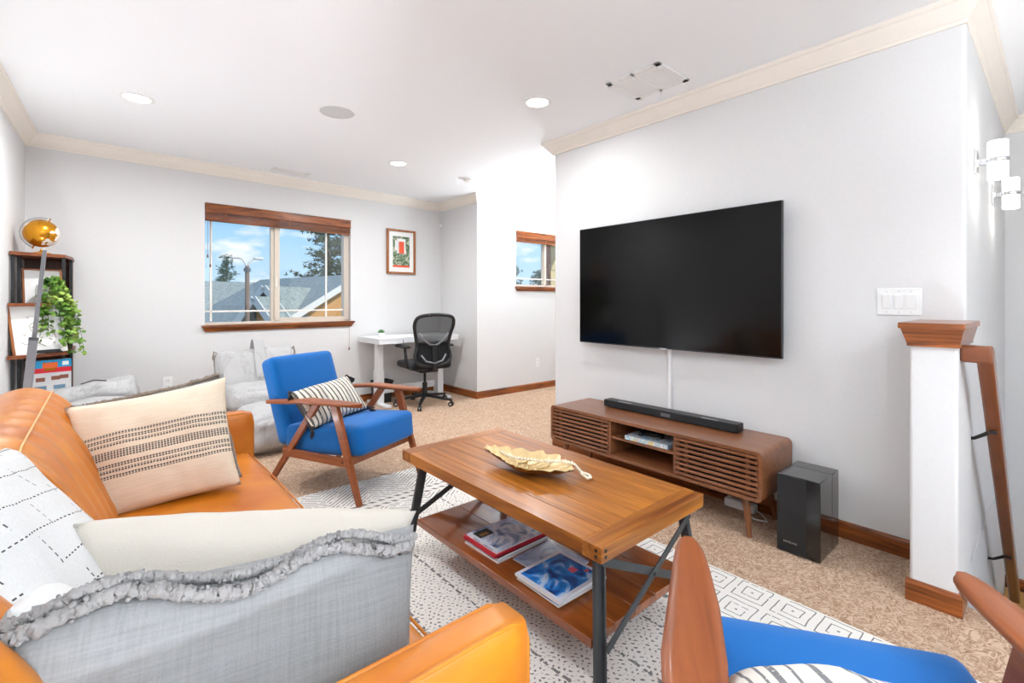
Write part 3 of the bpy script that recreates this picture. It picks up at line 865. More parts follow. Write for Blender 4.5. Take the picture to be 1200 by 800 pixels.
for k in range(5):
    g = G(); g.box(shx0 + k * w + 0.0005, shx0 + (k + 1) * w - 0.0005, shy0, shy1, SZ - 0.028, SZ); g.build('plank', 'shelf_wood', sh, bevel=0.002, seg=1)
# iron ends: splayed leg pairs with X braces
for (yt, yb, s_) in ((Y0 + 0.055, Y0 + 0.010, -1), (Y1 - 0.115, Y1 - 0.048, 1)):
    for (xt, xb) in ((X0 + 0.05, X0 + 0.002), (X1 - 0.05, X1 - 0.002)):
        g = G(); g.bar((xt, yt, ZT - TH_ - 0.002), (xb, yb, 0.012), 0.036, 0.014, up=(0, 1, 0)); g.bar((xt + (0.014 if xt < 1.4 else -0.014), yt, ZT - TH_ - 0.002), (xb + (0.014 if xt < 1.4 else -0.014), yb, 0.012), 0.008, 0.034, up=(0, 1, 0))
        g.box(xb - 0.02, xb + 0.02, yb - 0.02, yb + 0.02, 0.010, 0.017)
        g.build('leg', 'iron', t, bevel=0.001)
    g = G(); g.box(X0 + 0.03, X1 - 0.03, yt - 0.02, yt + 0.02, ZT - TH_ - 0.006, ZT - TH_); g.build('top_bracket', 'iron', t)
    yy = lambda z: yt + (yb - yt) * (ZT - TH_ - z) / (ZT - TH_)
    for (xa, xb2, k) in ((X0 + 0.05, X1 - 0.03, 0), (X1 - 0.05, X0 + 0.03, 1)):
        za, zb = 0.41, 0.165
        o_ = s_ * (0.018 + 0.006 * k)
        g = G(); g.bar((xa, yy(za) + o_, za), (xb2, yy(zb) + o_, zb), 0.004, 0.026, up=(0, 0, 1)); g.build('cross_brace', 'iron', t)
    g = G(); g.cyl(((X0 + X1) / 2, yy(0.29) + s_ * 0.014, 0.288), ((X0 + X1) / 2, yy(0.29) + s_ * 0.032, 0.288), 0.008, n=8); g.build('bolt', 'iron', t)
for z in (0.448, 0.466):
    g = G(); g.cyl((X0 - 0.001, Y0 + 0.02, z), (X0 + 0.002, Y0 + 0.02, z), 0.006, n=8); g.build('bolt', 'black', t)
    g = G(); g.cyl((X0 + 0.02, Y0 - 0.001, z), (X0 + 0.02, Y0 + 0.002, z), 0.006, n=8); g.build('bolt', 'black', t)

# magazines on the lower shelf
def magazine(cx_, cy_, z, w, h, rot, th, cover, label, art, grp=None, spine='paper'):
    t = thing('magazine', label, 'magazine', (cx_, cy_, z), rot, grp)
    g = G(); g.box(-w / 2 + 0.001, w / 2 - 0.001, -h / 2 + 0.001, h / 2 - 0.001, 0, th - 0.001); g.build('pages', spine, t, local=True)
    g = G(); g.box(-w / 2, w / 2, -h / 2, h / 2, th - 0.001, th); cv = g.build('cover', cover, t, local=True)
    for i, (a, b_, c_, d, mt) in enumerate(art):
        g = G(); g.prism([(a[0], a[1]), (b_[0], b_[1]), (c_[0], c_[1]), (d[0], d[1])], th + 0.0001 * i, th + 0.0002 + 0.0001 * i); g.build('cover_print', mt, cv, local=True)
    return t
def cov(name, stops, sc=9, dist=1.5):
    b = MB_(name, 0.18, 0.5); n = b.noise(sc, 3, dist=dist); b.color(b.ramp(n, stops)); return b.m
cv_snow = cov('cover_winter', [(0.3, '#3f5377'), (0.45, '#9fb4d8'), (0.55, '#dfe6f2'), (0.68, '#8fb1e4')])
cv_blue = cov('cover_blue', [(0.3, '#0b1f45'), (0.42, '#134f9c'), (0.52, '#2a86da'), (0.62, '#b9d2ea'), (0.75, '#2c3d60')])
cv_grey = cov('cover_greyblue', [(0.3, '#6d83ad'), (0.6, '#b8c6e0'), (0.7, '#3d4f74')])
cv_red = plain('cover_red', '#c41f36', 0.3); cv_pale = plain('cover_pale', '#d8dbe6', 0.25); cv_dark = plain('cover_dark', '#23252e', 0.25); cv_pink = plain('print_pink', '#d04a68', 0.4)
zq = SZ
magazine(1.30, 1.54, zq, 0.285, 0.215, 0.03, 0.008, cv_pale, 'bottom magazine of the left stack under coffee table, white edged', [])
magazine(1.305, 1.545, zq + 0.008, 0.28, 0.212, 0.01, 0.008, cv_dark, 'dark covered magazine second from bottom of left shelf stack', [])
magazine(1.298, 1.55, zq + 0.016, 0.285, 0.215, 0.0, 0.012, cv_red, 'red edged magazine near the top of left shelf stack', [], spine=cv_red)
magazine(1.302, 1.548, zq + 0.028, 0.27, 0.20, 0.0, 0.006, cv_snow, 'top magazine of the left stack with wintry lilac blue cover', [((-0.12, 0.03), (-0.04, 0.03), (-0.04, 0.085), (-0.12, 0.085), 'black_matte'), ((-0.10, 0.04), (-0.06, 0.04), (-0.06, 0.06), (-0.10, 0.06), 'shell_gold'), ((-0.13, -0.095), (-0.115, -0.095), (-0.115, 0.095), (-0.13, 0.095), cv_pale)])
magazine(1.33, 1.31, zq, 0.20, 0.22, 0.05, 0.006, cv_grey, 'pale blue magazine lying half under both shelf stacks', [])
magazine(1.258, 1.19, zq + 0.006, 0.235, 0.215, -0.02, 0.008, cv_grey, 'bottom magazine of the right stack under coffee table', [])
magazine(1.262, 1.188, zq + 0.014, 0.24, 0.22, 0.0, 0.007, cv_pale, 'pale middle magazine of right stack under coffee table', [])
magazine(1.256, 1.192, zq + 0.021, 0.24, 0.22, 0.01, 0.009, cv_pale, 'top magazine of right stack, blue photo cover with white border', [((-0.105, -0.095), (0.105, -0.095), (0.105, 0.095), (-0.105, 0.095), cv_blue), ((0.04, -0.03), (0.07, -0.03), (0.07, 0.0), (0.04, 0.0), cv_pink), ((0.08, -0.06), (0.098, -0.06), (0.098, -0.045), (0.08, -0.045), cv_red)])

# leaf-shaped shell dish with bead garland
D = Matrix.Translation((1.365, 1.485, ZT)) @ Matrix.Rotation(math.atan2(-0.40, 0.09), 4, 'Z')
t = thing('shell_dish', 'long gold rimmed leaf shaped dish with ruffled ivory inside on coffee table', 'dish', (1.365, 1.485, ZT))
L_, W_ = 0.225, 0.098
def dish(inner):
    def f(a, r):
        th = a * 2 * PI
        rad = r
        x = math.cos(th); y = math.sin(th)
        wid = W_ * (1.0 + 0.22 * math.sin(x * 3.0 + 0.4)) * (1 - 0.25 * x * x)
        ruf = 1 + (0.09 * math.sin(th * 17) + 0.05 * math.sin(th * 29)) * rad ** 3
        px = L_ * x * rad * (1 + 0.03 * math.sin(th * 13) * rad); py = wid * y * rad * ruf
        z = 0.006 + 0.042 * rad ** 2.6 + 0.012 * max(0, -x) * rad + 0.004 * math.sin(th * 17) * rad ** 3
        if inner: z += 0.004 + 0.003 * math.sin(th * 17) * rad * (1 - rad) * 4 + 0.004 * math.exp(-(py / 0.008) ** 2) * (1 - rad)
        return D @ Vector((px, py, z))
    return f
g = G(); g.grid(dish(False), 120, 10); g.build('shell_body', 'shell_gold', t, smooth=180)
g = G(); g.grid(dish(True), 120, 14); g.build('shell_lining', plain('shell_lining', '#dcc08c', 0.28, 0.5, 0.25, nscale=40, nb=0.9), t, smooth=180)
for s_ in (1, -1):
    for k in range(1, 5):
        g = G(); xx = -0.15 + k * 0.05
        g.tube([D @ Vector((xx, 0.003 * s_, 0.020)), D @ Vector((xx + 0.02, 0.028 * s_, 0.022)), D @ Vector((xx + 0.03, 0.045 * s_, 0.028)), D @ Vector((xx + 0.034, 0.056 * s_, 0.036))], [0.004, 0.005, 0.005, 0.003], 6); g.build('shell_rib', 'shell_ivory', t, smooth=180)
t = thing('bead_garland', 'string of small ivory beads draped along the dish onto coffee table', 'beads', (1.37, 1.45, ZT + 0.03))
def bead_path(u):
    # down the dish, loops out of its near end on to the table and returns
    pts = [(-0.15, 0.01, 0.045), (-0.08, -0.012, 0.04), (0.0, 0.012, 0.042), (0.09, 0.02, 0.046), (0.16, 0.03, 0.058), (0.205, 0.045, 0.052), (0.235, 0.055, 0.012), (0.262, 0.045, 0.008), (0.27, 0.06, 0.008), (0.255, 0.078, 0.008), (0.225, 0.072, 0.014), (0.19, 0.052, 0.055), (0.12, 0.032, 0.054), (0.04, 0.0, 0.047), (-0.04, -0.02, 0.046), (-0.12, -0.006, 0.048)]
    s = u * (len(pts) - 1); i = min(int(s), len(pts) - 2); f = s - i
    return Vector(pts[i]).lerp(Vector(pts[i + 1]), f)
g = G()
for k in range(84): g.sphere(D @ (bead_path(k / 83) + Vector((0, 0, 0.004))), 0.0058, 6)
g.build('bead_strand', 'bead', t, smooth=180, kind='stuff')
g = G(); g.tube([D @ bead_path(k / 60) for k in range(61)], 0.0012, 4); g.build('string', 'paper', t)

# ================================================================== MEDIA CONSOLE
t = thing('media_console', 'long low walnut media console with slatted doors and tapered legs under television', 'media console', (2.64, 1.68, 0))
CX0, CX1, CY0, CY1, CZ0, CZ1 = 2.44, 2.835, 0.957, 2.402, 0.205, 0.455
r = 0.03; tw = 0.018
def rrect(x0, x1, z0, z1, r, n=5):
    out = []
    for (cx_, cz_, a0) in ((x1 - r, z1 - r, 0), (x0 + r, z1 - r, PI / 2), (x0 + r, z0 + r, PI), (x1 - r, z0 + r, 3 * PI / 2)):
        for i in range(n + 1):
            a = a0 + PI / 2 * i / n; out.append((cx_ + r * math.cos(a), cz_ + r * math.sin(a)))
    return out
outer = rrect(CY0, CY1, CZ0, CZ1, r); inner = rrect(CY0 + tw, CY1 - tw, CZ0 + tw, CZ1 - tw, r - 0.012)
g = G(); n = len(outer)
vs = [(CX0, a, b_) for a, b_ in outer] + [(CX0, a, b_) for a, b_ in inner] + [(CX1, a, b_) for a, b_ in outer] + [(CX1, a, b_) for a, b_ in inner]
fs = []
for i in range(n):
    j = (i + 1) % n
    fs += [(i, j, n + j, n + i), (2 * n + i, 3 * n + i, 3 * n + j, 2 * n + j), (i, 2 * n + i, 2 * n + j, j), (n + i, n + j, 3 * n + j, 3 * n + i)]
g._add(vs, fs); g.build('cabinet_shell', 'console_wood', t, smooth=35)
g = G(); g.box(CX1 - 0.012, CX1 - 0.004, CY0 + tw, CY1 - tw, CZ0 + tw, CZ1 - tw); g.build('back_panel', 'console_wood', t)
YD0, YD1 = 1.434, 1.888
for y in (YD0, YD1):
    g = G(); g.box(CX0 + 0.012, CX1 - 0.012, y - 0.008, y + 0.008, CZ0 + tw, CZ1 - tw); g.build('divider', 'console_wood_z', t)
g = G(); g.box(CX0 + 0.02, CX1 - 0.012, YD0 + 0.008, YD1 - 0.008, 0.325, 0.339); g.build('middle_shelf', 'console_wood', t)
for (a, b_) in ((CY0 + tw, YD0 - 0.006), (YD1 + 0.006, CY1 - tw)):
    d = thing('slatted_door', None, None, (0, 0, 0)); d.parent = t; d.location = (0, 0, 0); WM[d.name] = wm(t)
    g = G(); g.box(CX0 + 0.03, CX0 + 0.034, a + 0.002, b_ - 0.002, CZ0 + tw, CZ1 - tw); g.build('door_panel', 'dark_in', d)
    for yy_ in (a + 0.06, b_ - 0.06, a + 0.01, b_ - 0.01):
        g = G(); g.box(CX0 + 0.016, CX0 + 0.03, yy_ - 0.009, yy_ + 0.009, CZ0 + tw + 0.004, CZ1 - tw - 0.004); g.build('door_stile', 'console_wood_z', d)
    ns = 8; ph = (CZ1 - CZ0 - 2 * tw) / ns
    for k in range(ns):
        z = CZ0 + tw + (k + 0.5) * ph
        g = G(); g.box(CX0 + 0.001, CX0 + 0.017, a + 0.002, b_ - 0.002, z - 0.0074, z + 0.0074); g.build('slat', 'console_wood', d, bevel=0.003)
for (x, y, dx, dy) in ((2.50, 1.06, -0.012, -0.022), (2.50, 2.30, -0.012, 0.022), (2.77, 1.06, 0.03, -0.03), (2.77, 2.30, 0.03, 0.03)):
    g = G(); g.cyl((x, y, CZ0 + 0.001), (x + dx, y + dy, 0.0), 0.021, 0.012, 14); g.build('leg', 'console_wood_z', t, smooth=60)
for x in (2.53, 2.75):
    g = G(); g.box(x - 0.02, x + 0.02, 1.0, 2.36, CZ0 - 0.02, CZ0); g.build('under_rail', 'console_wood', t, bevel=0.003)
# things on / in / under the console
t = thing('soundbar', 'long black soundbar lying on the walnut media console', 'soundbar', (2.73, 1.64, CZ1))
g = G(); g.box(2.685, 2.765, 1.185, 2.118, CZ1 + 0.004, CZ1 + 0.052); g.build('bar_body', 'black', t, bevel=0.004)
g = G(); g.box(2.6835, 2.686, 1.20, 2.10, CZ1 + 0.008, CZ1 + 0.046); g.build('grille', plain('bar_grille', '#1b1c1e', 0.8, nscale=500, nb=0.6), t)
g = G(); g.box(2.6828, 2.684, 1.60, 1.665, CZ1 + 0.014, CZ1 + 0.036); g.build('display', plain('display_grey', '#5c5e62', 0.4, nscale=300), t)
for yy_ in (1.35, 1.95):
    g = G(); g.box(2.69, 2.70, yy_ - 0.05, yy_ + 0.05, CZ1 + 0.052, CZ1 + 0.054); g.build('top_slot', 'silver', t)
for yy_ in (1.22, 2.08):
    g = G(); g.box(2.70, 2.75, yy_ - 0.02, yy_ + 0.02, CZ1, CZ1 + 0.005); g.build('foot', 'black_matte', t)
t = thing('subwoofer', 'tall black box subwoofer on carpet beside the media console', 'subwoofer', (2.6, 0.81, 0))
g = G(); g.box(2.472, 2.64, 0.718, 0.902, 0.004, 0.370); g.box(2.6402, 2.742, 0.718, 0.902, 0.004, 0.370); g.build('cabinet', 'gloss_black', t, bevel=0.003)
g = G(); g.box(2.4685, 2.4725, 0.776, 0.900, 0.008, 0.366); g.build('front_grille', 'black_matte', t)
g = G(); g.box(2.4685, 2.4725, 0.720, 0.775, 0.008, 0.366); g.build('front_panel', 'gloss_black', t)
text_mesh('lettering', 'SAMSUNG', 0.013, 'silver', t, Matrix.Translation((2.468, 0.842, 0.055)) @ Matrix.Rotation(-PI / 2, 4, 'Z') @ Matrix.Rotation(PI / 2, 4, 'X'))
for a, b_ in ((2.49, 0.735), (2.49, 0.885), (2.725, 0.735), (2.725, 0.885)):
    g = G(); g.cyl((a, b_, 0), (a, b_, 0.006), 0.01, n=10); g.build('foot', 'black_matte', t)
t = thing('picture_book', 'large colourful picture book lying on the console middle shelf', 'book', (2.60, 1.64, 0.339), 0.04)
g = G(); g.box(-0.13, 0.13, -0.145, 0.145, 0.0, 0.026); g.build('cover', cov('book_cover', [(0.3, '#b9c6d4'), (0.5, '#d4dbe2'), (0.6, '#8fb7d4'), (0.7, '#cfd6dd')], 6), t, local=True, bevel=0.002)
b = MB_('book_spine_print', 0.35); vv = b.noise(38, 3, dist=1.0)
b.color(b.ramp(vv, [(0.30, '#d23b3b'), (0.40, '#f0ecdf'), (0.47, '#49a7cf'), (0.54, '#f2efe6'), (0.60, '#e6c23b'), (0.68, '#7cc0e0')]))
g = G(); g.box(-0.132, -0.13, -0.144, 0.144, 0.001, 0.025); g.build('spine', b.m, t, local=True)
t = thing('game_controller', 'black game controller lying on the picture book', 'controller', (2.59, 1.66, 0.366), 0.3)
g = G(); g.puff(-0.035, 0.035, -0.05, 0.05, 0, 0.022, 0.01, (0.004, 0, 0.006), 6); g.build('controller_body', 'black', t, local=True, smooth=180)
for s_ in (-1, 1):
    g = G(); g.tube([(0.0, s_ * 0.045, 0.012), (-0.03, s_ * 0.062, 0.012), (-0.06, s_ * 0.066, 0.010)], [0.017, 0.016, 0.010], 10); g.build('grip', 'black', t, local=True, smooth=180)
    g = G(); g.cyl((-0.012, s_ * 0.025, 0.022), (-0.012, s_ * 0.025, 0.033), 0.007, 0.009, 10); g.build('thumbstick', 'black_matte', t, local=True, smooth=50)
t = thing('power_strip', 'white power strip on carpet under the right end of console', 'power strip', (2.79, 1.22, 0))
g = G(); g.box(2.77, 2.82, 1.13, 1.30, 0.0, 0.045); g.build('strip_body', 'white_plastic', t, bevel=0.004)
g = G(); g.tube([(2.79, 1.13, 0.02), (2.77, 1.08, 0.01), (2.72, 1.04, 0.006), (2.70, 1.10, 0.006), (2.74, 1.16, 0.006)], 0.004, 6); g.build('cord', 'white_plastic', t, smooth=180)

# ================================================================== TELEVISION
t = thing('television', 'large black flat television mounted on the pale wall', 'television', (2.80, 1.70, 0.886))
TX, TY0, TY1, TZ0, TZ1 = 2.77, 0.986, 2.418, 0.886, 1.745
g = G(); g.box(TX + 0.002, TX + 0.028, TY0, TY1, TZ0, TZ1); g.build('bezel', plain('tv_bezel', '#3a3b3e', 0.3, 0.5, 0.7), t, bevel=0.002)
g = G(); g.box(TX - 0.0005, TX + 0.003, TY0 + 0.005, TY1 - 0.005, TZ0 + 0.009, TZ1 - 0.005); g.build('screen', 'screen', t)
g = G(); g.box(TX + 0.028, TX + 0.05, TY0 + 0.2, TY1 - 0.2, TZ0 + 0.05, TZ1 - 0.25); g.build('rear_housing', 'black_matte', t, bevel=0.01)
g = G(); g.box(TX + 0.05, 2.85, 1.5, 1.9, TZ0 + 0.25, TZ1 - 0.3); g.build('wall_bracket', 'black_matte', t)
g = G(); g.box(TX - 0.002, TX, 1.675, 1.73, TZ0 - 0.002, TZ0 + 0.006); g.build('badge', 'silver', t)
g = G(); g.box(2.832, 2.85, 1.684, 1.706, 0.40, 0.90)
tag(g.build('cable_cover', 'white_plastic', bevel=0.003), 'white vertical cable channel on wall between television and console', 'cable cover')

# ================================================================== SOFA
t = thing('sofa', 'cognac orange leather sofa with piped cushions and slim padded arms', 'sofa', (0.1, 1.66, 0.01))
g = G(); g.box(-0.42, 0.52, 0.64, 2.74, 0.13, 0.30); g.build('base_frame', 'leather', t, bevel=0.02)
def edge_pipe(nm, pts, par, r=0.004, mat='leather'):
    g = G(); g.tube(pts, r, 6); return g.build(nm, mat, par, smooth=180)
for (a, b_) in ((0.712, 1.595), (1.60, 2.675)):
    g = G(); g.puff(-0.10, 0.555, a, b_, 0.30, 0.452, 0.03, (0.006, 0.0, 0.014), 14, wr=0.003, seed=a)
    c_ = g.build('seat_cushion', 'leather', t, smooth=180)
    edge_pipe('cushion_piping', [(0.556, a + 0.02, 0.437), (0.561, (a + b_) / 2, 0.440), (0.556, b_ - 0.02, 0.437)], c_)
def backcush(a, b_, nm='back_cushion'):
    """leaning back cushion with vertical pleats; profile in x/z swept along y"""
    def prof(v):   # v 0..1 around front-bottom -> top -> back
        P_ = [(0.03, 0.44), (0.01, 0.55), (-0.04, 0.68), (-0.10, 0.79), (-0.165, 0.848), (-0.24, 0.865), (-0.32, 0.82), (-0.35, 0.68), (-0.35, 0.45), (-0.15, 0.43)]
        s = (v % 1.0) * len(P_); i = int(s); f = s - i
        p0, p1, p2, p3 = [P_[(i + k) % len(P_)] for k in (-1, 0, 1, 2)]
        return tuple(0.5 * (2 * p1[d] + (p2[d] - p0[d]) * f + (2 * p0[d] - 5 * p1[d] + 4 * p2[d] - p3[d]) * f * f + (3 * p1[d] - p0[d] - 3 * p2[d] + p3[d]) * f ** 3) for d in (0, 1))
    cxz = (-0.16, 0.63)
    def f(u, v):
        x, z = prof(v)
        e = abs(2 * u - 1)
        sh_ = 1 - 0.16 * max(0, (e - 0.86) / 0.14) ** 2.2
        if u in (0, 1): sh_ = 0.02
        pl = 0.006 * math.sin(u * 2 * PI * 9 + math.sin(v * 7) * 0.6) * (1 if 0.05 < v < 0.45 else 0.2)
        x = cxz[0] + (x - cxz[0]) * sh_ + pl * 0.8; z = cxz[1] + (z - cxz[1]) * sh_ + pl * 0.3
        y = a + (b_ - a) * min(max(u, 0.0), 1.0)
        if u in (0, 1): y += 0.0
        return Vector((x, y, z))
    g = G(); g.grid(f, 64, 50); bmesh.ops.remove_doubles(g.bm, verts=g.bm.verts, dist=0.0006)
    c_ = g.build(nm, 'leather', t, smooth=180)
    pts = []
    for k in range(41):
        u = k / 40; e = abs(2 * u - 1); sh_ = 1 - 0.16 * max(0, (e - 0.86) / 0.14) ** 2.2 if 0 < k < 40 else 0.84
        x, z = -0.150, 0.846
        pts.append((cxz[0] + (x - cxz[0]) * sh_, a + (b_ - a) * (0.012 + 0.976 * u), cxz[1] + (z - cxz[1]) * sh_))
    edge_pipe('cushion_piping', pts, c_, 0.003, 'piping')
    return c_
backcush(0.72, 1.56); backcush(1.57, 2.67)
g = G(); g.puff(-0.46, -0.33, 0.62, 2.77, 0.14, 0.74, 0.03, (0, 0, 0), 10); g.build('back_frame', 'leather', t, smooth=180)
for (a, b_, side) in ((0.618, 0.708, -1), (2.678, 2.768, 1)):
    arm = None
    g = G(); g.puff(-0.40, 0.582, a, b_, 0.13, 0.636, 0.022, (0, 0.004, 0.005), 12, wr=0.0015, seed=5); arm = g.build('armrest', 'leather', t, smooth=180)
    for yy_ in (a + 0.012, b_ - 0.012):
        z = 0.634
        edge_pipe('arm_piping', [(-0.3, yy_, z), (0.2, yy_, z + 0.001), (0.54, yy_, z), (0.570, yy_, z - 0.012), (0.580, yy_, z - 0.045), (0.580, yy_, 0.16)], arm, 0.0045)
for x in (-0.33, 0.46):
    for y in (0.72, 2.66):
        g = G(); g.cyl((x, y, 0.13), (x, y, 0.011), 0.024, 0.014, 12); g.build('leg', 'chair_wood', t, smooth=50)

# ================================================================== ARMCHAIRS (local: x across, y to the front)
def make_armchair(label):
    t = thing('armchair', label, 'armchair', (0, 0, 0), 0, 'blue armchairs with walnut frames')
    Z = 0
    g = G(); g.T = Matrix.Translation((0, 0.06, 0.345)) @ Matrix.Rotation(math.radians(5), 4, 'X')
    g.puff(-0.262, 0.262, -0.36, 0.28, -0.10, 0.075, 0.035, (0.003, 0.004, 0.018), 14); g.build('seat_cushion', 'blue', t, local=True, smooth=180)
    g = G(); g.T = Matrix.Translation((0, -0.285, 0.27)) @ Matrix.Rotation(math.radians(19), 4, 'X')
    g.puff(-0.262, 0.262, -0.075, 0.055, 0.0, 0.570, 0.038, (0.004, 0.012, 0.003), 14); g.build('backrest', 'blue', t, local=True, smooth=180)
    for s_ in (-1, 1):
        # armrest: curved paddle, widest behind the middle
        xs = s_ * 0.292
        out = []
        prof = [(-0.40, 0.018, 0.020, 0.0), (-0.31, 0.026, 0.026, 0.004), (-0.18, 0.040, 0.040, 0.006), (-0.05, 0.047, 0.047, 0.004), (0.10, 0.044, 0.042, 0.0), (0.24, 0.036, 0.034, -0.002), (0.32, 0.029, 0.027, -0.003), (0.352, 0.021, 0.020, -0.003), (0.368, 0.010, 0.010, -0.003)]
        path = []
        rp = [(-1, -0.3), (-0.85, -0.85), (-0.5, -1), (0.5, -1), (0.85, -0.85), (1, -0.3), (1, 0.4), (0.85, 0.9), (0.6, 1), (-0.6, 1), (-0.85, 0.9), (-1, 0.4)]
        for (y, wi, wo, dx) in prof:
            wdt = (wi + wo) / 2; zz = 0.578 + 0.012 * max(0, (y - 0.1)) - 0.11 * max(0, -y - 0.05)
            path.append(((xs + s_ * dx * 3, y, zz), (wdt, 0, 0), (0, 0, 0.0125)))
        path = [(o_, (a_[0] * 1.14, 0, 0), b_) for o_, a_, b_ in path]
        g = G(); g.sweep(rp, path); g.build('armrest', 'chair_wood', t, local=True, smooth=50)
        g = G(); g.bar((xs, 0.17, 0.572), (xs * 1.0, 0.365, 0.0), 0.030, 0.056, up=(0, 1, 0), w2=0.026, h2=0.034); g.build('front_leg', 'chair_wood', t, local=True, bevel=0.005)
        g = G(); g.bar((xs, 0.035, 0.572), (xs * 1.0, -0.40, 0.0), 0.026, 0.046, up=(0, 1, 0), w2=0.026, h2=0.034); g.build('rear_leg', 'chair_wood', t, local=True, bevel=0.005)
        g = G(); g.box(xs - 0.012, xs + 0.012, -0.26, 0.27, 0.212, 0.262); g.build('side_rail', 'chair_wood', t, local=True, bevel=0.004)
        g = G(); g.cyl((xs + s_ * 0.013, 0.245, 0.24), (xs + s_ * 0.0165, 0.245, 0.24), 0.005, n=8); g.build('screw', 'black', t, local=True)
    for y in (0.262, -0.27):
        g = G(); g.box(-0.285, 0.285, y - 0.012, y + 0.012, 0.212, 0.262); g.build('front_rail' if y > 0 else 'rear_rail', 'chair_wood', t, local=True, bevel=0.004)
    return t
def place_chair(t, front_mid, heading):
    """heading: direction (degrees from +X) that the chair faces; front_mid = point under the arm tips"""
    h = math.radians(heading); rz = h - PI / 2
    x = front_mid[0] - math.cos(h) * 0.35; y = front_mid[1] - math.sin(h) * 0.35
    t.location = (x, y, 0.011); t.rotation_euler = (0, 0, rz)
    WM[t.name] = Matrix.Translation((x, y, 0.011)) @ Matrix.Rotation(rz, 4, 'Z')
    return t
ch1 = make_armchair('blue velvet armchair across the rug, black tasselled striped cushion on its seat')
ch2 = copy_tree(ch1)
ch2['label'] = 'blue velvet armchair in the foreground, cut off by the bottom edge'
place_chair(ch1, (1.385, 2.785), -66); place_chair(ch2, (1.262, 0.372), 33)

# ================================================================== CUSHIONS
def throw(name, label, M_, w, h, t_, mat, seed=0, pinch=0.07, wr=0.012, p=0.42, n=30):
    t = thing(name, label, 'cushion', M_.translation)
    t.rotation_euler = M_.to_euler(); WM[t.name] = M_.copy()
    g = G(); g.pillow(w, h, t_, n=n, pinch=pinch, wr=wr, seed=seed, p=p); g.build('cover', mat, t, local=True, smooth=180)
    return t
def ruffle(t, pts, r, mat, seed=0, nm='tufted_trim'):
    """thick looped trim along a line of local points"""
    g = G(); rnd = random.Random(seed); P_ = [Vector(p) for p in pts]
    path = []; rr = []
    N = 14 * (len(P_) - 1)
    for k in range(N + 1):
        s = k / N * (len(P_) - 1); i = min(int(s), len(P_) - 2); f = s - i
        p = P_[i].lerp(P_[i + 1], f) + Vector((rnd.uniform(-1, 1), rnd.uniform(-1, 1), rnd.uniform(-1, 1))) * r * 0.25
        path.append(p); rr.append(r * rnd.uniform(0.75, 1.2))
    g.tube(path, rr, 8)
    for k in range(0, len(path), 1):
        for q in range(2):
            p = path[k] + Vector((rnd.uniform(-1, 1), rnd.uniform(-1, 1), rnd.uniform(-1, 1))) * r * 0.8
            g.sphere(p, r * rnd.uniform(0.22, 0.4), 5)
    return g.build(nm, mat, t, local=True, smooth=180, kind='stuff')

# cream cushion with black woven stripe band, at the far end of the sofa
def striped_mat():
    b = MB_('cream_striped', 0.95, 0.1); x, y, z = b.xyz()
    y = y + (b.noise(5, 2) - 0.5) * 0.012
    m = None
    for (c_, hw) in ((0.070, 0.006), (0.052, 0.006), (0.034, 0.006), (-0.002, 0.014), (-0.038, 0.006), (-0.056, 0.006), (-0.074, 0.006)):
        k = (y - c_).abs() < hw
        m = k if m is None else m.max(k)
    dash = ((x / 0.009).fract() < 0.7)
    thin = ((y / 0.0075).fract() < 0.8)
    m = m * dash * thin * (b.noise(60, 2) > 0.30)
    fine = b.noise(300, 2); slub = b.noise(1, 2, vec=b.mapping((12, 240, 60)))
    col = b.mix(slub, '#d9c5ac', '#eedfcb')
    b.color(b.mix(m * 0.88, col, '#2b2b2f')); b.bump(slub * 0.7 + fine * 0.3, 0.5, 0.003); return b.m
F1 = frame((0.150, 2.20, 0.655), (0.985, -0.20, 0.145), (-0.14, 0.40, 0.90))
t = throw('throw_pillow', 'cream cushion with black woven stripe band at far end of sofa', F1, 0.50, 0.43, 0.15, striped_mat(), 1, 0.065)
F1b = F1 @ Matrix.Translation((-0.004, 0.030, -0.095)) @ Matrix.Rotation(0.03, 4, 'Z')
t = throw('throw_pillow', 'taupe rope trimmed cushion hidden behind the black striped cream cushion', F1b, 0.50, 0.44, 0.10, 'grey_linen', 2, 0.065)
ruffle(t, [(-0.2, 0.205, 0.012), (-0.1, 0.198, 0.014), (0, 0.2, 0.014), (0.1, 0.2, 0.014), (0.235, 0.215, 0.012)], 0.009, 'taupe_tuft', 3)
ruffle(t, [(0.238, 0.2, 0.0), (0.228, 0.1, 0.01), (0.226, 0, 0.01), (0.234, -0.1, 0.01), (0.238, -0.2, 0.0)], 0.007, 'taupe_tuft', 4)

# white cushion with stitched dashes against the sofa back
def stitched_mat():
    b = MB_('white_stitched', 0.95, 0.1); x, y, z = b.xyz()
    x = x + (b.noise(4, 2) - 0.5) * 0.05; y = y + (b.noise(4.3, 2, vec=b.mapping((1, 1, 1), rot=(0, 0, 1))) - 0.5) * 0.05
    row = (y / 0.085).floor()
    l1 = (((y / 0.06).fract() - 0.5).abs() < 0.022) * ((x / 0.0115).fract() < 0.55) * (b.noise(7, 1) > 0.40)
    l2 = (((x / 0.115 + row * 0.37).fract() - 0.5).abs() < 0.013) * ((y / 0.013).fract() < 0.6) * ((y / 0.085 + (x / 0.115).floor() * 0.31).fract() < 0.62)
    m = l1.max(l2)
    fine = b.noise(240, 2)
    b.color(b.mix(m * 0.9, b.mix(fine, '#d2d1cf', '#e1e0de'), '#242428')); b.bump(fine, 0.5, 0.003); return b.m
F2 = frame((-0.075, 1.13, 0.70), (0.26, 0.95, -0.14), (-0.55, 0.12, 0.83))
throw('throw_pillow', 'white cushion with black dashed stitching leaning on the sofa back', F2, 0.50, 0.56, 0.14, stitched_mat(), 5, 0.05, 0.01, p=0.36)
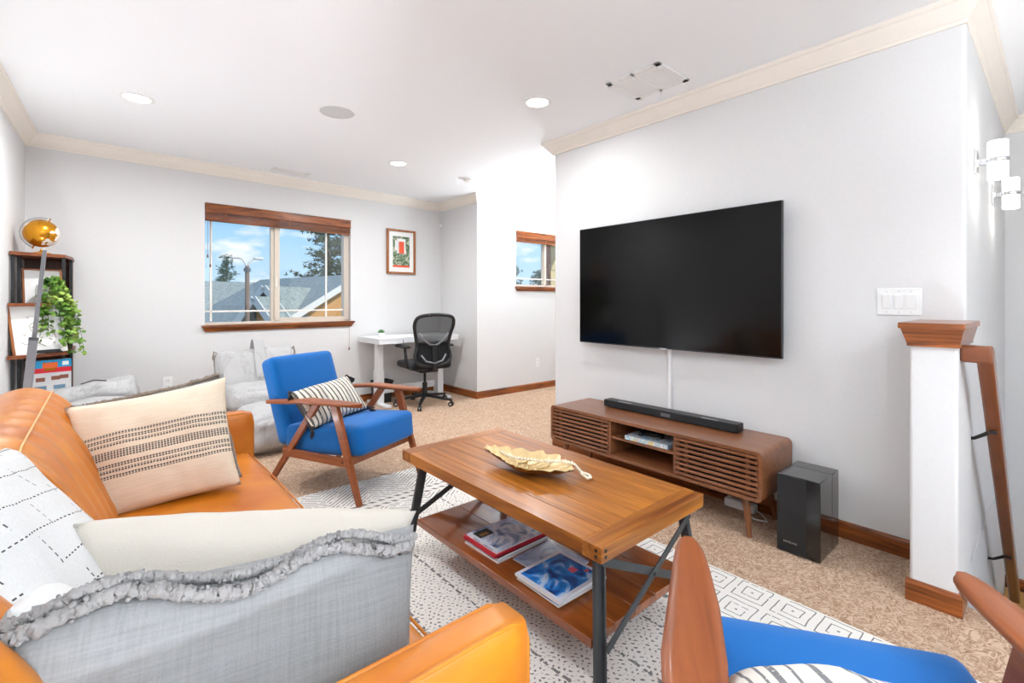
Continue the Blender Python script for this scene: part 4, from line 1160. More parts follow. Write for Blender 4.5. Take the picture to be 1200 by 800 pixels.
F3 = frame((0.0, 1.00, 0.62), (0.0, 0.98, -0.2), (-0.52, 0.10, 0.85))
throw('throw_pillow', 'plain white cushion low in front of black stitched cushion', F3, 0.28, 0.36, 0.09, 'white_cotton', 6, 0.05, 0.012, p=0.36)

# cream lumbar cushion and the big grey cushion beside the near arm
F4 = frame((0.250, 1.13, 0.595), (0.955, -0.26, -0.15), (0.08, -0.22, 0.96))
t = throw('throw_pillow', 'plain cream linen lumbar cushion behind the big grey cushion', F4, 0.64, 0.31, 0.20, 'cream_linen', 8, 0.05, 0.010, p=0.34)
g = G(); g.tube([(x, 0.142 - 0.008 * (1 - (x / 0.3) ** 2), 0.002) for x in [-0.3 + 0.03 * k for k in range(21)]], 0.0018, 5); g.build('seam', 'white_cotton', t, local=True, smooth=180)
F5 = frame((0.09, 0.855, 0.58), (0.985, -0.05, -0.10), (0.10, 0.22, 0.95))
t = throw('throw_pillow', 'big grey linen cushion with shaggy wavy trim in front', F5, 0.76, 0.40, 0.15, 'grey_linen', 9, 0.03, 0.012, p=0.36)
tr = []
for k in range(31):
    x = -0.36 + 0.72 * k / 30
    yv = 0.182 - 0.014 * math.sin((x + 0.02) * 22) - 0.02 * max(0, 0.1 - x) * 0
    e = max((1 - (x / 0.38) ** 2) * (1 - (yv / 0.2) ** 2), 0) ** 0.36
    tr.append((x, yv, 0.085 * e + 0.004))
ruffle(t, tr, 0.010, 'grey_tuft', 10)
tr2 = [(x + 0.012, y + 0.016 + 0.004 * math.sin(x * 31), z * 0.62 + 0.004) for x, y, z in tr]
ruffle(t, tr2, 0.008, 'grey_tuft', 11)

# cushions on the armchairs
def ticking(name, sp, base='#e8e1d4', dark='#2d2d30', axis=0, fr=0.34):
    b = MB_(name, 0.95, 0.1); xyz = b.xyz(); x = xyz[axis]
    x = x + (b.noise(6, 2) - 0.5) * 0.01
    a = ((x / sp).fract() < fr); a2 = ((x / (sp * 0.36) + 0.3).fract() < 0.22) * ((x / (sp * 2.7)).fract() < 0.5)
    m = a.max(a2) * (b.noise(90, 1) > 0.3)
    fine = b.noise(300, 2)
    b.color(b.mix(m * 0.88, b.mix(fine, '#d9d1c3', base), dark)); b.bump(fine, 0.4, 0.003); return b.m
W1 = WM[ch1.name]
F6 = W1 @ frame((0.10, -0.06, 0.540), (-0.97, 0.10, 0.10), (-0.05, -0.66, 0.70))
t = throw('throw_pillow', 'black and white striped cushion with black tassels on the far armchair', F6, 0.44, 0.28, 0.13, ticking('ticking_stripe', 0.030), 12, 0.05, 0.008)
g = G(); g.T = Matrix.Translation((0, 0, -0.022)); g.pillow(0.445, 0.285, 0.10, n=18, pinch=0.05, wr=0.006, seed=13); g.build('back_panel', 'black_matte', t, local=True, smooth=180)
for (cx_, cy_) in ((0.218, 0.138), (0.218, -0.138), (-0.218, -0.138), (-0.218, 0.138)):
    g = G(); rnd = random.Random(int(cx_ * 100 + cy_ * 1000))
    g.sphere((cx_, cy_, 0.0), 0.013, 6)
    for k in range(26):
        a = rnd.uniform(0, 2 * PI); rr_ = rnd.uniform(0.002, 0.016)
        d = Vector(((1 if cx_ > 0 else -1) * 0.55, -1.0, 0.35)).normalized() * rnd.uniform(0.045, 0.065)
        g.tube([(cx_, cy_, 0), (cx_ + d.x * 0.6 + rr_ * math.cos(a) * 0.6, cy_ + d.y * 0.6 + rr_ * math.sin(a) * 0.6, rr_ * math.sin(a)), (cx_ + d.x + rr_ * math.cos(a), cy_ + d.y + rr_ * math.sin(a), rr_ * math.sin(a) * 1.3)], 0.0042, 5)
    g.build('tassel', 'black_matte', t, local=True, smooth=180, kind='stuff')
W2 = WM[ch2.name]
F7 = W2 @ frame((-0.07, -0.06, 0.517), (1, 0.02, 0.0), (0.0, -0.72, 0.55))
throw('throw_pillow', 'white cushion with grey stripes on the foreground armchair, bottom edge', F7, 0.40, 0.34, 0.17, ticking('grey_stripe', 0.062, '#eceae7', '#6c6c70', 0, 0.16), 14, 0.05, 0.008)

# ================================================================== DESK AND OFFICE CHAIR
def rot2(ox, oy, a): return Matrix.Translation((ox, oy, 0)) @ Matrix.Rotation(a, 4, 'Z')
DT = rot2(2.27, 5.40, math.atan2(0.25, 3.94) * 0.6)
ZD = 0.785
t = thing('standing_desk', 'white standing desk with a shallow drawer in the back corner', 'desk', DT @ Vector((0.5, -0.25, 0)))
DW, DD = 1.08, 0.52
g = G(); g.T = DT; g.box(0, DW, -DD, 0, ZD - 0.02, ZD); g.build('desktop', 'white_desk', t, bevel=0.003)
g = G(); g.T = DT; g.box(0.006, DW - 0.006, -DD + 0.004, -0.01, ZD - 0.065, ZD - 0.02); g.build('apron', 'white_desk', t)
g = G(); g.T = DT; g.box(0.30, DW - 0.06, -DD - 0.002, -DD + 0.006, ZD - 0.062, ZD - 0.022); d_ = g.build('drawer', 'white_desk', t, bevel=0.002)
g = G(); g.T = DT; g.box(0.295, 0.3, -DD - 0.0005, -DD + 0.006, ZD - 0.062, ZD - 0.022); g.build('drawer_gap', 'pole', d_)
for x in (0.13, DW - 0.13):
    g = G(); g.T = DT; g.box(x - 0.035, x + 0.035, -DD / 2 - 0.045, -DD / 2 + 0.045, 0.06, ZD - 0.065); g.build('leg', 'white_desk', t, bevel=0.004)
    g = G(); g.T = DT; g.box(x - 0.042, x + 0.042, -DD / 2 - 0.05, -DD / 2 + 0.05, 0.03, 0.4); g.build('leg_sleeve', 'white_desk', t, bevel=0.004)
    g = G(); g.T = DT; g.box(x - 0.035, x + 0.035, -DD + 0.02, -0.02, 0.0, 0.032); g.build('foot', 'white_desk', t, bevel=0.008)
g = G(); g.T = DT; g.box(0.16, DW - 0.16, -DD / 2 + 0.02, -DD / 2 + 0.045, 0.12, 0.20); g.build('cross_bar', 'white_desk', t, bevel=0.003)
o = DT @ Vector((0.13, -0.32, ZD))
t = thing('potted_succulent', 'tiny green succulent in white pot on the white desk', 'plant', o)
g = G(); g.lathe([(0.026, 0), (0.034, 0.004), (0.036, 0.05), (0.033, 0.052), (0.031, 0.045), (0.001, 0.044)], o, 20); g.build('pot', 'pot', t, smooth=40)
for k in range(20):
    a = k * 2.4; el_ = 0.25 + 1.1 * (k / 20); r_ = 0.045
    d = Vector((math.cos(a) * math.cos(el_), math.sin(a) * math.cos(el_), math.sin(el_)))
    g = G(); b0 = o + Vector((0, 0, 0.048)); g.tube([b0, b0 + d * r_ * 0.55, b0 + d * r_], [0.004, 0.008, 0.001], 6); g.build('leaf', 'leaf_dark', t, smooth=180)
o = DT @ Vector((0.24, -0.12, 0))
t = thing('waste_bin', 'small black bin on floor behind the desk leg', 'bin', (o.x, o.y, 0.12))
g = G(); T_ = Matrix.Translation((o.x, o.y, 0)); g.T = T_
vs = [(sx * w_, sy * w_ * 0.8, z) for (w_, z) in ((0.085, 0.0), (0.105, 0.26), (0.098, 0.26), (0.078, 0.01)) for sx, sy in ((-1, -1), (1, -1), (1, 1), (-1, 1))]
fs = [(3, 2, 1, 0), (12, 13, 14, 15)]
for k in range(3):
    for i in range(4): fs.append((k * 4 + i, k * 4 + (i + 1) % 4, k * 4 + 4 + (i + 1) % 4, k * 4 + 4 + i))
g._add(vs, fs); t.location.z = 0; WM[t.name] = Matrix.Translation((o.x, o.y, 0)); g.build('bin_body', 'black_matte', t)
g = G(); g.T = T_; g.box(-0.108, 0.108, -0.09, -0.084, 0.235, 0.262); g.build('rim', 'black', t)

t = thing('office_chair', 'black mesh office chair with looped backrest at white desk', 'office chair', (2.825, 4.82, 0), math.radians(-6))
# local: faces +y ; back at -y
for k in range(5):
    a = 2 * PI * k / 5 + 0.35
    p = Vector((math.cos(a), math.sin(a), 0)) * 0.33
    g = G(); g.bar((p.x * 0.08, p.y * 0.08, 0.115), (p.x, p.y, 0.075), 0.045, 0.035, w2=0.03, h2=0.022); g.build('base_arm', 'black', t, local=True, bevel=0.004)
    c_ = None
    g = G(); tdir = Vector((-math.sin(a), math.cos(a), 0))
    g.cyl(p - tdir * 0.02 + Vector((0, 0, 0.028)), p - tdir * 0.006 + Vector((0, 0, 0.028)), 0.028, n=14); g.cyl(p + tdir * 0.006 + Vector((0, 0, 0.028)), p + tdir * 0.02 + Vector((0, 0, 0.028)), 0.028, n=14)
    g.box(p.x - 0.008, p.x + 0.008, p.y - 0.008, p.y + 0.008, 0.03, 0.085)
    c_ = g.build('caster', 'black', t, local=True, smooth=40)
    g = G(); g.cyl(p - tdir * 0.021 + Vector((0, 0, 0.028)), p + tdir * 0.021 + Vector((0, 0, 0.028)), 0.014, n=12); g.build('caster_hub', 'silver', c_, local=True)
g = G(); g.cyl((0, 0, 0.09), (0, 0, 0.26), 0.028, n=16); g.build('column_sleeve', 'black', t, local=True, smooth=40)
g = G(); g.cyl((0, 0, 0.26), (0, 0, 0.40), 0.015, n=12); g.build('gas_lift', 'black_matte', t, local=True, smooth=40)
g = G(); g.puff(-0.11, 0.11, -0.14, 0.14, 0.385, 0.435, 0.015, n=6); g.build('mechanism', 'black', t, local=True, smooth=180)
g = G(); g.puff(-0.245, 0.245, -0.21, 0.27, 0.43, 0.51, 0.038, (0.004, 0.0, 0.012), 12); g.build('seat', 'mesh', t, local=True, smooth=180)
def loop(pts, n=6):
    out = []; N = len(pts)
    for i in range(N):
        p0, p1, p2, p3 = [Vector(pts[(i + k) % N]) for k in (-1, 0, 1, 2)]
        for j in range(n):
            f = j / n; out.append(0.5 * (2 * p1 + (p2 - p0) * f + (2 * p0 - 5 * p1 + 4 * p2 - p3) * f * f + (3 * p1 - p0 - 3 * p2 + p3) * f ** 3))
    out.append(out[0]); return out
BWK = 1.16
def by(z): return -0.235 - 0.10 * (z - 0.45) + 0.05 * math.sin((z - 0.45) / 0.6 * PI)
fr = [(-0.06, 1.045), (0.06, 1.045), (0.175, 1.02), (0.205, 0.94), (0.185, 0.83), (0.165, 0.70), (0.185, 0.58), (0.15, 0.50), (0.0, 0.475), (-0.15, 0.50), (-0.185, 0.58), (-0.165, 0.70), (-0.185, 0.83), (-0.205, 0.94), (-0.175, 1.02)]
g = G(); g.tube(loop([(x, by(z) , z) for x, z in [(a_ * BWK, b_) for a_, b_ in fr]]), 0.0195, 8); g.build('back_frame', 'black', t, local=True, smooth=180)
def meshpanel(z0, z1, wf, name, mat):
    def f(u, v):
        z = z0 + (z1 - z0) * v; hw = wf(z) * BWK; x = (2 * u - 1) * hw
        return Vector((x, by(z) - 0.02 * (1 - (2 * u - 1) ** 2) * 0.5, z))
    g = G(); g.grid(f, 12, 12); o = g.build(name, mat, t, local=True, smooth=180)
    md = o.modifiers.new('solid', 'SOLIDIFY'); md.thickness = 0.003
    return o
def hw(z):
    pts = [(0.475, 0.08), (0.50, 0.15), (0.58, 0.185), (0.70, 0.165), (0.83, 0.185), (0.94, 0.205), (1.02, 0.175), (1.045, 0.06)]
    for (a, wa), (b_, wb) in zip(pts, pts[1:]):
        if a <= z <= b_: return wa + (wb - wa) * (z - a) / (b_ - a)
    return 0.05
bm_ = bpy.data.materials.new('see_through_mesh'); bm_.use_nodes = True; nt_ = bm_.node_tree; pn = nt_.nodes['Principled BSDF']
pn.inputs['Base Color'].default_value = (0.02, 0.02, 0.022, 1); pn.inputs['Roughness'].default_value = 0.9; pn.inputs['Alpha'].default_value = 0.55
meshpanel(0.70, 1.035, hw, 'back_mesh', bm_)
meshpanel(0.48, 0.735, lambda z: hw(z) * 0.98, 'lumbar_mesh', 'mesh')
g = G(); g.tube([(-0.175, by(0.86) - 0.01, 0.84), (-0.12, by(0.78) - 0.02, 0.765), (-0.05, by(0.72) - 0.03, 0.715), (0.0, by(0.71) - 0.032, 0.705), (0.05, by(0.72) - 0.03, 0.715), (0.12, by(0.78) - 0.02, 0.765), (0.175, by(0.86) - 0.01, 0.84)], 0.011, 8); g.build('support_band', 'pole', t, local=True, smooth=180)
g = G(); g.tube([(-0.15, by(0.6) - 0.02, 0.60), (-0.1, by(0.52) - 0.03, 0.53), (0, by(0.5) - 0.035, 0.505), (0.1, by(0.52) - 0.03, 0.53), (0.15, by(0.6) - 0.02, 0.60)], 0.011, 8); g.build('support_band', 'pole', t, local=True, smooth=180)
g = G(); g.bar((0, by(0.72) - 0.035, 0.71), (0, by(0.47) - 0.03, 0.42), 0.05, 0.022, up=(0, 1, 0)); g.bar((0, by(0.47) - 0.03, 0.43), (0, -0.08, 0.405), 0.05, 0.025); g.build('spine', 'black', t, local=True, bevel=0.004)
for s_ in (-1, 1):
    g = G(); g.tube([(s_ * 0.20, -0.10, 0.44), (s_ * 0.265, -0.10, 0.47), (s_ * 0.275, -0.10, 0.60), (s_ * 0.268, -0.06, 0.675)], [0.022, 0.024, 0.018, 0.016], 8); a_ = g.build('arm_post', 'black', t, local=True, smooth=180)
    g = G(); g.puff(s_ * 0.268 - 0.035, s_ * 0.268 + 0.035, -0.15, 0.16, 0.672, 0.702, 0.014, (0, 0, 0.003), 6); g.build('arm_pad', 'black_matte', t, local=True, smooth=180)

# ================================================================== CORNER SHELF with its things
t = thing('corner_shelf', 'dark wood and metal stepped corner shelf unit beside the left wall', 'shelf', (-0.33, 4.9, 0))
# plan: left wall side, front edge, chamfered right side, to the back wall
PL = [(-0.475, 4.60), (-0.205, 4.73), (-0.175, 4.97), (-0.175, 5.26), (-0.455, 5.24)]
def plan(k, dx=0.0): return [(x + dx, y) for x, y in k]
for z, poly, nm in ((1.535, PL, 'shelf_board'), (0.835, [(-0.475, 4.50), (-0.195, 4.66), (-0.165, 4.94), (-0.165, 5.26), (-0.455, 5.24)], 'shelf_board'), (1.185, [(-0.475, 4.53), (-0.27, 4.64), (-0.25, 4.9), (-0.25, 5.25), (-0.455, 5.24)], 'shelf_board'), (0.42, [(-0.475, 4.50), (-0.195, 4.66), (-0.165, 4.94), (-0.165, 5.26), (-0.455, 5.24)], 'shelf_board'), (0.08, PL, 'shelf_board')):
    g = G(); g.prism(poly, z - 0.022, z); g.build(nm, 'shelf_edge', t)
for (x, y) in ((-0.462, 4.64), (-0.215, 4.745), (-0.185, 4.965), (-0.44, 4.72)):
    g = G(); g.box(x - 0.009, x + 0.009, y - 0.009, y + 0.009, 0.0, 1.513); g.build('metal_post', 'black_matte', t)
for z0, z1 in ((0.835, 1.513), (0.08, 0.813)):
    g = G(); g.prism([(-0.455, 5.17), (-0.19, 5.19), (-0.19, 5.205), (-0.455, 5.185)], z0, z1); g.build('back_panel', 'dark_shelf', t)
    g = G(); g.prism([(-0.192, 4.99), (-0.180, 4.99), (-0.180, 5.19), (-0.192, 5.19)], z0, z1); g.build('side_panel', 'dark_shelf', t)
# globe
go = Vector((-0.330, 4.74, 1.535))
t = thing('globe', 'gold and ivory desk globe on top of the corner shelf', 'globe', go)
g = G(); g.lathe([(0.05, 0), (0.05, 0.006), (0.03, 0.012), (0.008, 0.02), (0.006, 0.035)], go, 24); g.build('base', 'gold', t, smooth=50)
gc = go + Vector((0, 0, 0.145)); Rg = 0.098
b = MB_('globe_map', 0.22, 0.5); n1 = b.noise(7, 3, 0.5)
f_ = (n1 > 0.50)
b.color(b.mix(f_, '#d08f25', '#d8cdbf')); nt = b.nt; nt.links.new((1 - f_)._m('MULTIPLY', 0.85).v, b.p.inputs['Metallic'])
g = G(); g.sphere(gc, Rg, 24); g.build('ball', b.m, t, smooth=180)
ax = Vector((0.40, -0.1, 0.91)).normalized()
px_ = Vector((0.91, -0.05, -0.4)); px_ = (px_ - ax * px_.dot(ax)).normalized()
g = G(); g.tube([gc + (ax * math.cos(a) - px_ * math.sin(a)) * (Rg + 0.012) for a in [PI * k / 24 for k in range(25)]], 0.004, 8); g.build('meridian_arc', 'silver', t, smooth=180)
for s_ in (1, -1):
    g = G(); g.cyl(gc + ax * s_ * (Rg - 0.002), gc + ax * s_ * (Rg + 0.022), 0.004, n=8); g.build('axis_pin', 'gold', t)
# grey two section pole leaning in front of the shelf
t = thing('floor_lamp_pole', 'grey two section square pole leaning in front of the corner shelf', 'pole', (-0.38, 3.6, 0))
g = G(); g.bar((-0.365, 3.6, 0.0), (-0.281, 3.6, 1.0), 0.035, 0.035, up=(0, 1, 0)); g.build('lower_section', 'pole', t, bevel=0.002)
g = G(); g.bar((-0.279, 3.6, 1.0), (-0.238, 3.6, 1.475), 0.018, 0.018, up=(0, 1, 0)); g.build('upper_section', 'pole', t, bevel=0.002)
g = G(); g.bar((-0.2815, 3.6, 0.99), (-0.2795, 3.6, 1.004), 0.037, 0.037, up=(0, 1, 0)); g.build('collar', 'iron', t)
# framed card on the upper shelf, behind the plant pot
def leaning_frame(T, w, h, name, label, fr_, border, art):
    t = thing(name, label, 'picture', T.translation)
    g = G(); g.T = T
    g.box(-w / 2, w / 2, 0, 0.008, 0, h); g.build('board', 'paper', t)
    g = G(); g.T = T
    for (a, b_, c_, d) in border(w, h, fr_): g.box(a, b_, -0.008, 0.014, c_, d)
    g.build('frame', 'frame_wood', t)
    if art: art(t, T)
    return t
full = lambda w, h, f: [(-w / 2 - f, -w / 2, -f * 0, h), (w / 2, w / 2 + f, 0, h), (-w / 2 - f, w / 2 + f, h, h + f)]
leftonly = lambda w, h, f: [(-w / 2 - f, -w / 2, 0, h)]
def oval_art(t, T):
    g = G(); g.T = T @ Matrix.Translation((0, -0.0006, 0.1)) @ Matrix.Rotation(PI / 2, 4, 'X'); g.lathe([(0.03, 0), (0.034, 0.0), (0.034, 0.0006), (0.03, 0.0006)], n=24); g.build('card_print', 'stem', t)
leaning_frame(Matrix.Translation((-0.325, 4.80, 1.186)) @ Matrix.Rotation(0.3, 4, 'Z') @ Matrix.Rotation(-0.12, 4, 'X'), 0.19, 0.235, 'photo_frame', 'thin wooden framed white card standing on upper shelf behind plant pot', 0.01, full, oval_art)
def branch_art(t, T):
    rnd = random.Random(4)
    g = G(); g.T = T
    def curve(pts, r): g.tube([(x, -0.002, z) for x, z in pts], r, 4)
    curve([(0.02, 0.26), (0.03, 0.20), (-0.02, 0.14), (-0.03, 0.09), (0.02, 0.05)], 0.0025); curve([(0.0, 0.24), (-0.05, 0.20), (-0.04, 0.16)], 0.002); curve([(0.03, 0.2), (0.07, 0.16), (0.08, 0.10)], 0.002); curve([(-0.03, 0.09), (-0.08, 0.07), (-0.1, 0.09)], 0.0018)
    for k in range(14):
        x, z = rnd.uniform(-0.09, 0.09), rnd.uniform(0.05, 0.27); g.box(x - 0.006, x + 0.006, -0.0015, -0.0005, z - 0.003, z + 0.003)
    g.build('branch_print', plain('sepia_ink', '#a39480', 0.7), t)
leaning_frame(Matrix.Translation((-0.315, 4.62, 0.836)) @ Matrix.Rotation(0.35, 4, 'Z') @ Matrix.Rotation(-0.16, 4, 'X') @ Matrix.Rotation(-0.06, 4, 'Y'), 0.27, 0.345, 'canvas_print', 'white canvas with faint branch drawing leaning on the middle shelf', 0.012, leftonly, branch_art)
t = thing('easel_stand', 'low black easel foot holding the white canvas on shelf', 'easel', (-0.27, 4.60, 0.836))
g = G(); g.bar((-0.36, 4.565, 0.846), (-0.22, 4.62, 0.846), 0.03, 0.010); g.bar((-0.355, 4.55, 0.856), (-0.225, 4.60, 0.856), 0.006, 0.016); g.build('ledge', 'black_matte', t)
g = G(); g.bar((-0.29, 4.60, 0.842), (-0.32, 4.70, 0.842), 0.012, 0.008); g.build('rear_foot', 'black_matte', t)
# plant
po = Vector((-0.298, 4.70, 1.186))
t = thing('trailing_plant', 'green trailing plant in white pot spilling off the corner shelf', 'plant', po)
g = G(); g.lathe([(0.028, 0), (0.05, 0.02), (0.062, 0.06), (0.062, 0.09), (0.056, 0.125), (0.05, 0.125), (0.05, 0.10), (0.001, 0.10)], po, 26); g.build('pot', 'pot', t, smooth=50)
rnd = random.Random(11)
leafb = MB_('trailing_leaf', 0.5); info = leafb.noise(9, 2)
leafb.color(leafb.ramp(info, [(0.3, '#33581c'), (0.5, '#66902f'), (0.7, '#b4c462')])); leafb.p.inputs['Subsurface Weight'].default_value = 0.0
G1 = G(); G2 = G()
def leaf(g, p, d, s):
    d = d.normalized(); up = Vector((rnd.uniform(-0.6, 0.6), rnd.uniform(-0.9, 0.0), rnd.uniform(0.3, 1))).normalized()
    r_ = d.cross(up).normalized(); n_ = r_.cross(d)
    P_ = [(0, 0, 0), (0.35, 0.42, 0.06), (0.75, 0.4, 0.02), (1.0, 0, -0.06), (0.75, -0.4, 0.02), (0.35, -0.42, 0.06), (0.5, 0, -0.02)]
    vs = [p + d * a * s + r_ * b_ * s + n_ * c_ * s for a, b_, c_ in P_]
    vs2 = [v - n_ * 0.0008 for v in vs]
    f = [(0, 1, 6), (1, 2, 6), (2, 3, 6), (3, 4, 6), (4, 5, 6), (5, 0, 6)]
    g._add(vs + vs2, f + [tuple(7 + i for i in reversed(q)) for q in f])
vines = []
for k in range(40):
    a = rnd.uniform(-0.9, 1.5) - PI / 2 + 0.9; L = rnd.choice([0.12, 0.22, 0.34, 0.46, 0.55])
    top_ = po + Vector((math.cos(a) * 0.03, math.sin(a) * 0.03, 0.125))
    out_ = Vector((abs(math.cos(a)) * rnd.uniform(0.3, 1.0) + 0.25, math.sin(a) * rnd.uniform(0.2, 0.8) - 0.15, 0)) * (0.07 + 0.07 * (L / 0.55))
    if rnd.random() < 0.25: out_.x *= -0.4
    pts = []
    for i in range(9):
        f = i / 8
        pts.append(top_ + out_ * (1 - (1 - f) ** 1.6) + Vector((rnd.uniform(-0.008, 0.008), rnd.uniform(-0.008, 0.008), 0.035 * math.sin(min(f * 2.4, 1) * PI) - L * max(0, f - 0.12) ** 1.15)))
    G1.tube(pts, 0.0014, 4)
    for i in range(1, 9):
        for q in range(3 if L > 0.2 else 4):
            d = Vector((rnd.uniform(-1, 1), rnd.uniform(-1, 0.6), rnd.uniform(-0.6, 0.5)))
            leaf(G2, pts[i] + Vector((rnd.uniform(-0.012, 0.012), rnd.uniform(-0.012, 0.012), rnd.uniform(-0.012, 0.012))), d, rnd.uniform(0.024, 0.038))
G1.build('vine_stems', 'stem', t, kind='stuff'); G2.build('foliage', leafb.m, t, kind='stuff')
# boxed toy set on the lower shelf
t = thing('toy_box', 'flat blue and red boxed toy set on the lowest visible shelf', 'box', (-0.29, 4.72, 0.42), 0.30)
g = G(); g.box(-0.115, 0.115, -0.02, 0.03, 0.0, 0.36); g.build('carton', plain('carton_grey', '#c9c8c8', 0.5), t, local=True)
def strip(nm, x0, x1, z0, z1, mt, y=-0.0208, par=None):
    g = G(); g.box(x0, x1, y, y + 0.0008, z0, z1); return g.build(nm, mt, par or t, local=True)
strip('blue_band', -0.115, 0.115, 0.305, 0.36, plain('box_blue', '#1693c4', 0.4)); strip('red_band', -0.115, 0.115, 0.27, 0.305, plain('box_red', '#cf1d2c', 0.4))
lt = strip('logo_patch', -0.04, 0.04, 0.302, 0.343, plain('box_orange', '#e2672a', 0.4), -0.0216); strip('logo_patch', -0.028, 0.028, 0.285, 0.303, 'gold', -0.022)
strip('badge', 0.065, 0.10, 0.318, 0.345, 'paper', -0.0216)
for i, (x, z) in enumerate(((-0.05, 0.225), (0.03, 0.23), (0.075, 0.235), (-0.05, 0.165), (0.05, 0.165), (-0.05, 0.10), (0.05, 0.10))):
    w_ = 0.03 if i < 3 else 0.04; strip('toy_picture', x - w_ * 0.8, x + w_ * 0.8, z - 0.014, z + 0.014, ('box_red_img', 'box_dark_img')[i >= 3] if False else (plain('toy_print_a', '#7d4a35', 0.5, nscale=90) if i < 3 else plain('toy_print_b', '#5f7f92', 0.5, nscale=90)), -0.0214)

# ================================================================== GREY CANVAS LOUNGE SEATS near the back wall
def lounge(T, label, seed, w=0.66, handle=True):
    t = thing('floor_lounger', label, 'lounge seat', T.translation, 0, 'grey canvas lounge seats')
    WM[t.name] = Matrix.Translation(T.translation)
    g = G(); g.T = T @ Matrix.Translation((0, 0.22, 0.46)) @ Matrix.Rotation(-0.22, 4, 'X')
    g.puff(-w / 2, w / 2, -0.09, 0.09, -0.22, 0.30, 0.06, (0.01, 0.04, 0.0), 26, wr=0.024, seed=seed); g.build('backrest', 'grey_canvas', t, smooth=180)
    g = G(); g.T = T @ Matrix.Translation((0, -0.02, 0.36)); g.puff(-w / 2 - 0.01, w / 2 + 0.0, -0.20, 0.20, -0.08, 0.10, 0.07, (0.0, 0.03, 0.03), 26, wr=0.018, seed=seed + 3); g.build('middle_roll', 'grey_canvas', t, smooth=180)
    g = G(); g.T = T @ Matrix.Translation((0, -0.26, 0.17)); g.puff(-w / 2, w / 2 + 0.01, -0.34, 0.34, -0.165, 0.15, 0.10, (0.0, 0.05, 0.05), 26, wr=0.034, seed=seed + 7); g.build('seat_pouf', 'grey_canvas', t, smooth=180)
    if handle:
        g = G()
        pts = [Vector((0, 0.10 + 0.0, 0.52)), Vector((0, 0.15, 0.70)), Vector((0, 0.175, 0.80)), Vector((0, 0.20, 0.845)), Vector((0, 0.24, 0.845)), Vector((0, 0.27, 0.80)), Vector((0, 0.30, 0.70))]
        path = [((p.x, p.y, p.z), (0.045, 0, 0), (0, 0.004, 0.002)) for p in pts]
        g.T = T; g.sweep([(-1, -1), (1, -1), (1, 1), (-1, 1)], path); g.build('carry_strap', 'grey_canvas', t, smooth=60)
    for s_ in (-1, 1):
        g = G(); g.T = T; g.tube([(s_ * (w / 2 - 0.03), 0.24, 0.72), (s_ * (w / 2 + 0.01), 0.26, 0.755), (s_ * (w / 2 + 0.02), 0.25, 0.70), (s_ * (w / 2 + 0.0), 0.23, 0.66)], 0.008, 6); g.build('corner_tab', 'taupe_tuft', t, smooth=180)
    return t
lounge(Matrix.Translation((1.10, 4.62, 0)) @ Matrix.Rotation(0.10, 4, 'Z'), 'grey canvas lounge seat with upright back and strap behind armchair', 20)
t = thing('floor_lounger', 'low crumpled grey canvas lounge seat between sofa and corner shelf', 'lounge seat', (-0.02, 4.55, 0), 0, 'grey canvas lounge seats')
g = G(); g.T = Matrix.Translation((-0.06, 4.6, 0)); g.puff(-0.30, 0.30, -0.33, 0.33, 0.0, 0.42, 0.14, (0.02, 0.03, 0.08), 30, wr=0.03, seed=31); g.build('seat_pouf', 'grey_canvas', t, smooth=180)
g = G(); g.T = Matrix.Translation((-0.04, 4.78, 0.44)) @ Matrix.Rotation(-0.5, 4, 'X') @ Matrix.Rotation(-0.15, 4, 'Y'); g.puff(-0.26, 0.26, -0.16, 0.16, -0.05, 0.10, 0.06, (0.0, 0.02, 0.03), 26, wr=0.03, seed=37); g.build('folded_back', 'grey_canvas', t, smooth=180)
g = G(); g.tube([(-0.12, 4.62, 0.60), (-0.05, 4.60, 0.625), (0.02, 4.62, 0.61)], 0.004, 6); g.build('strap_cord', 'black_matte', t, smooth=180)

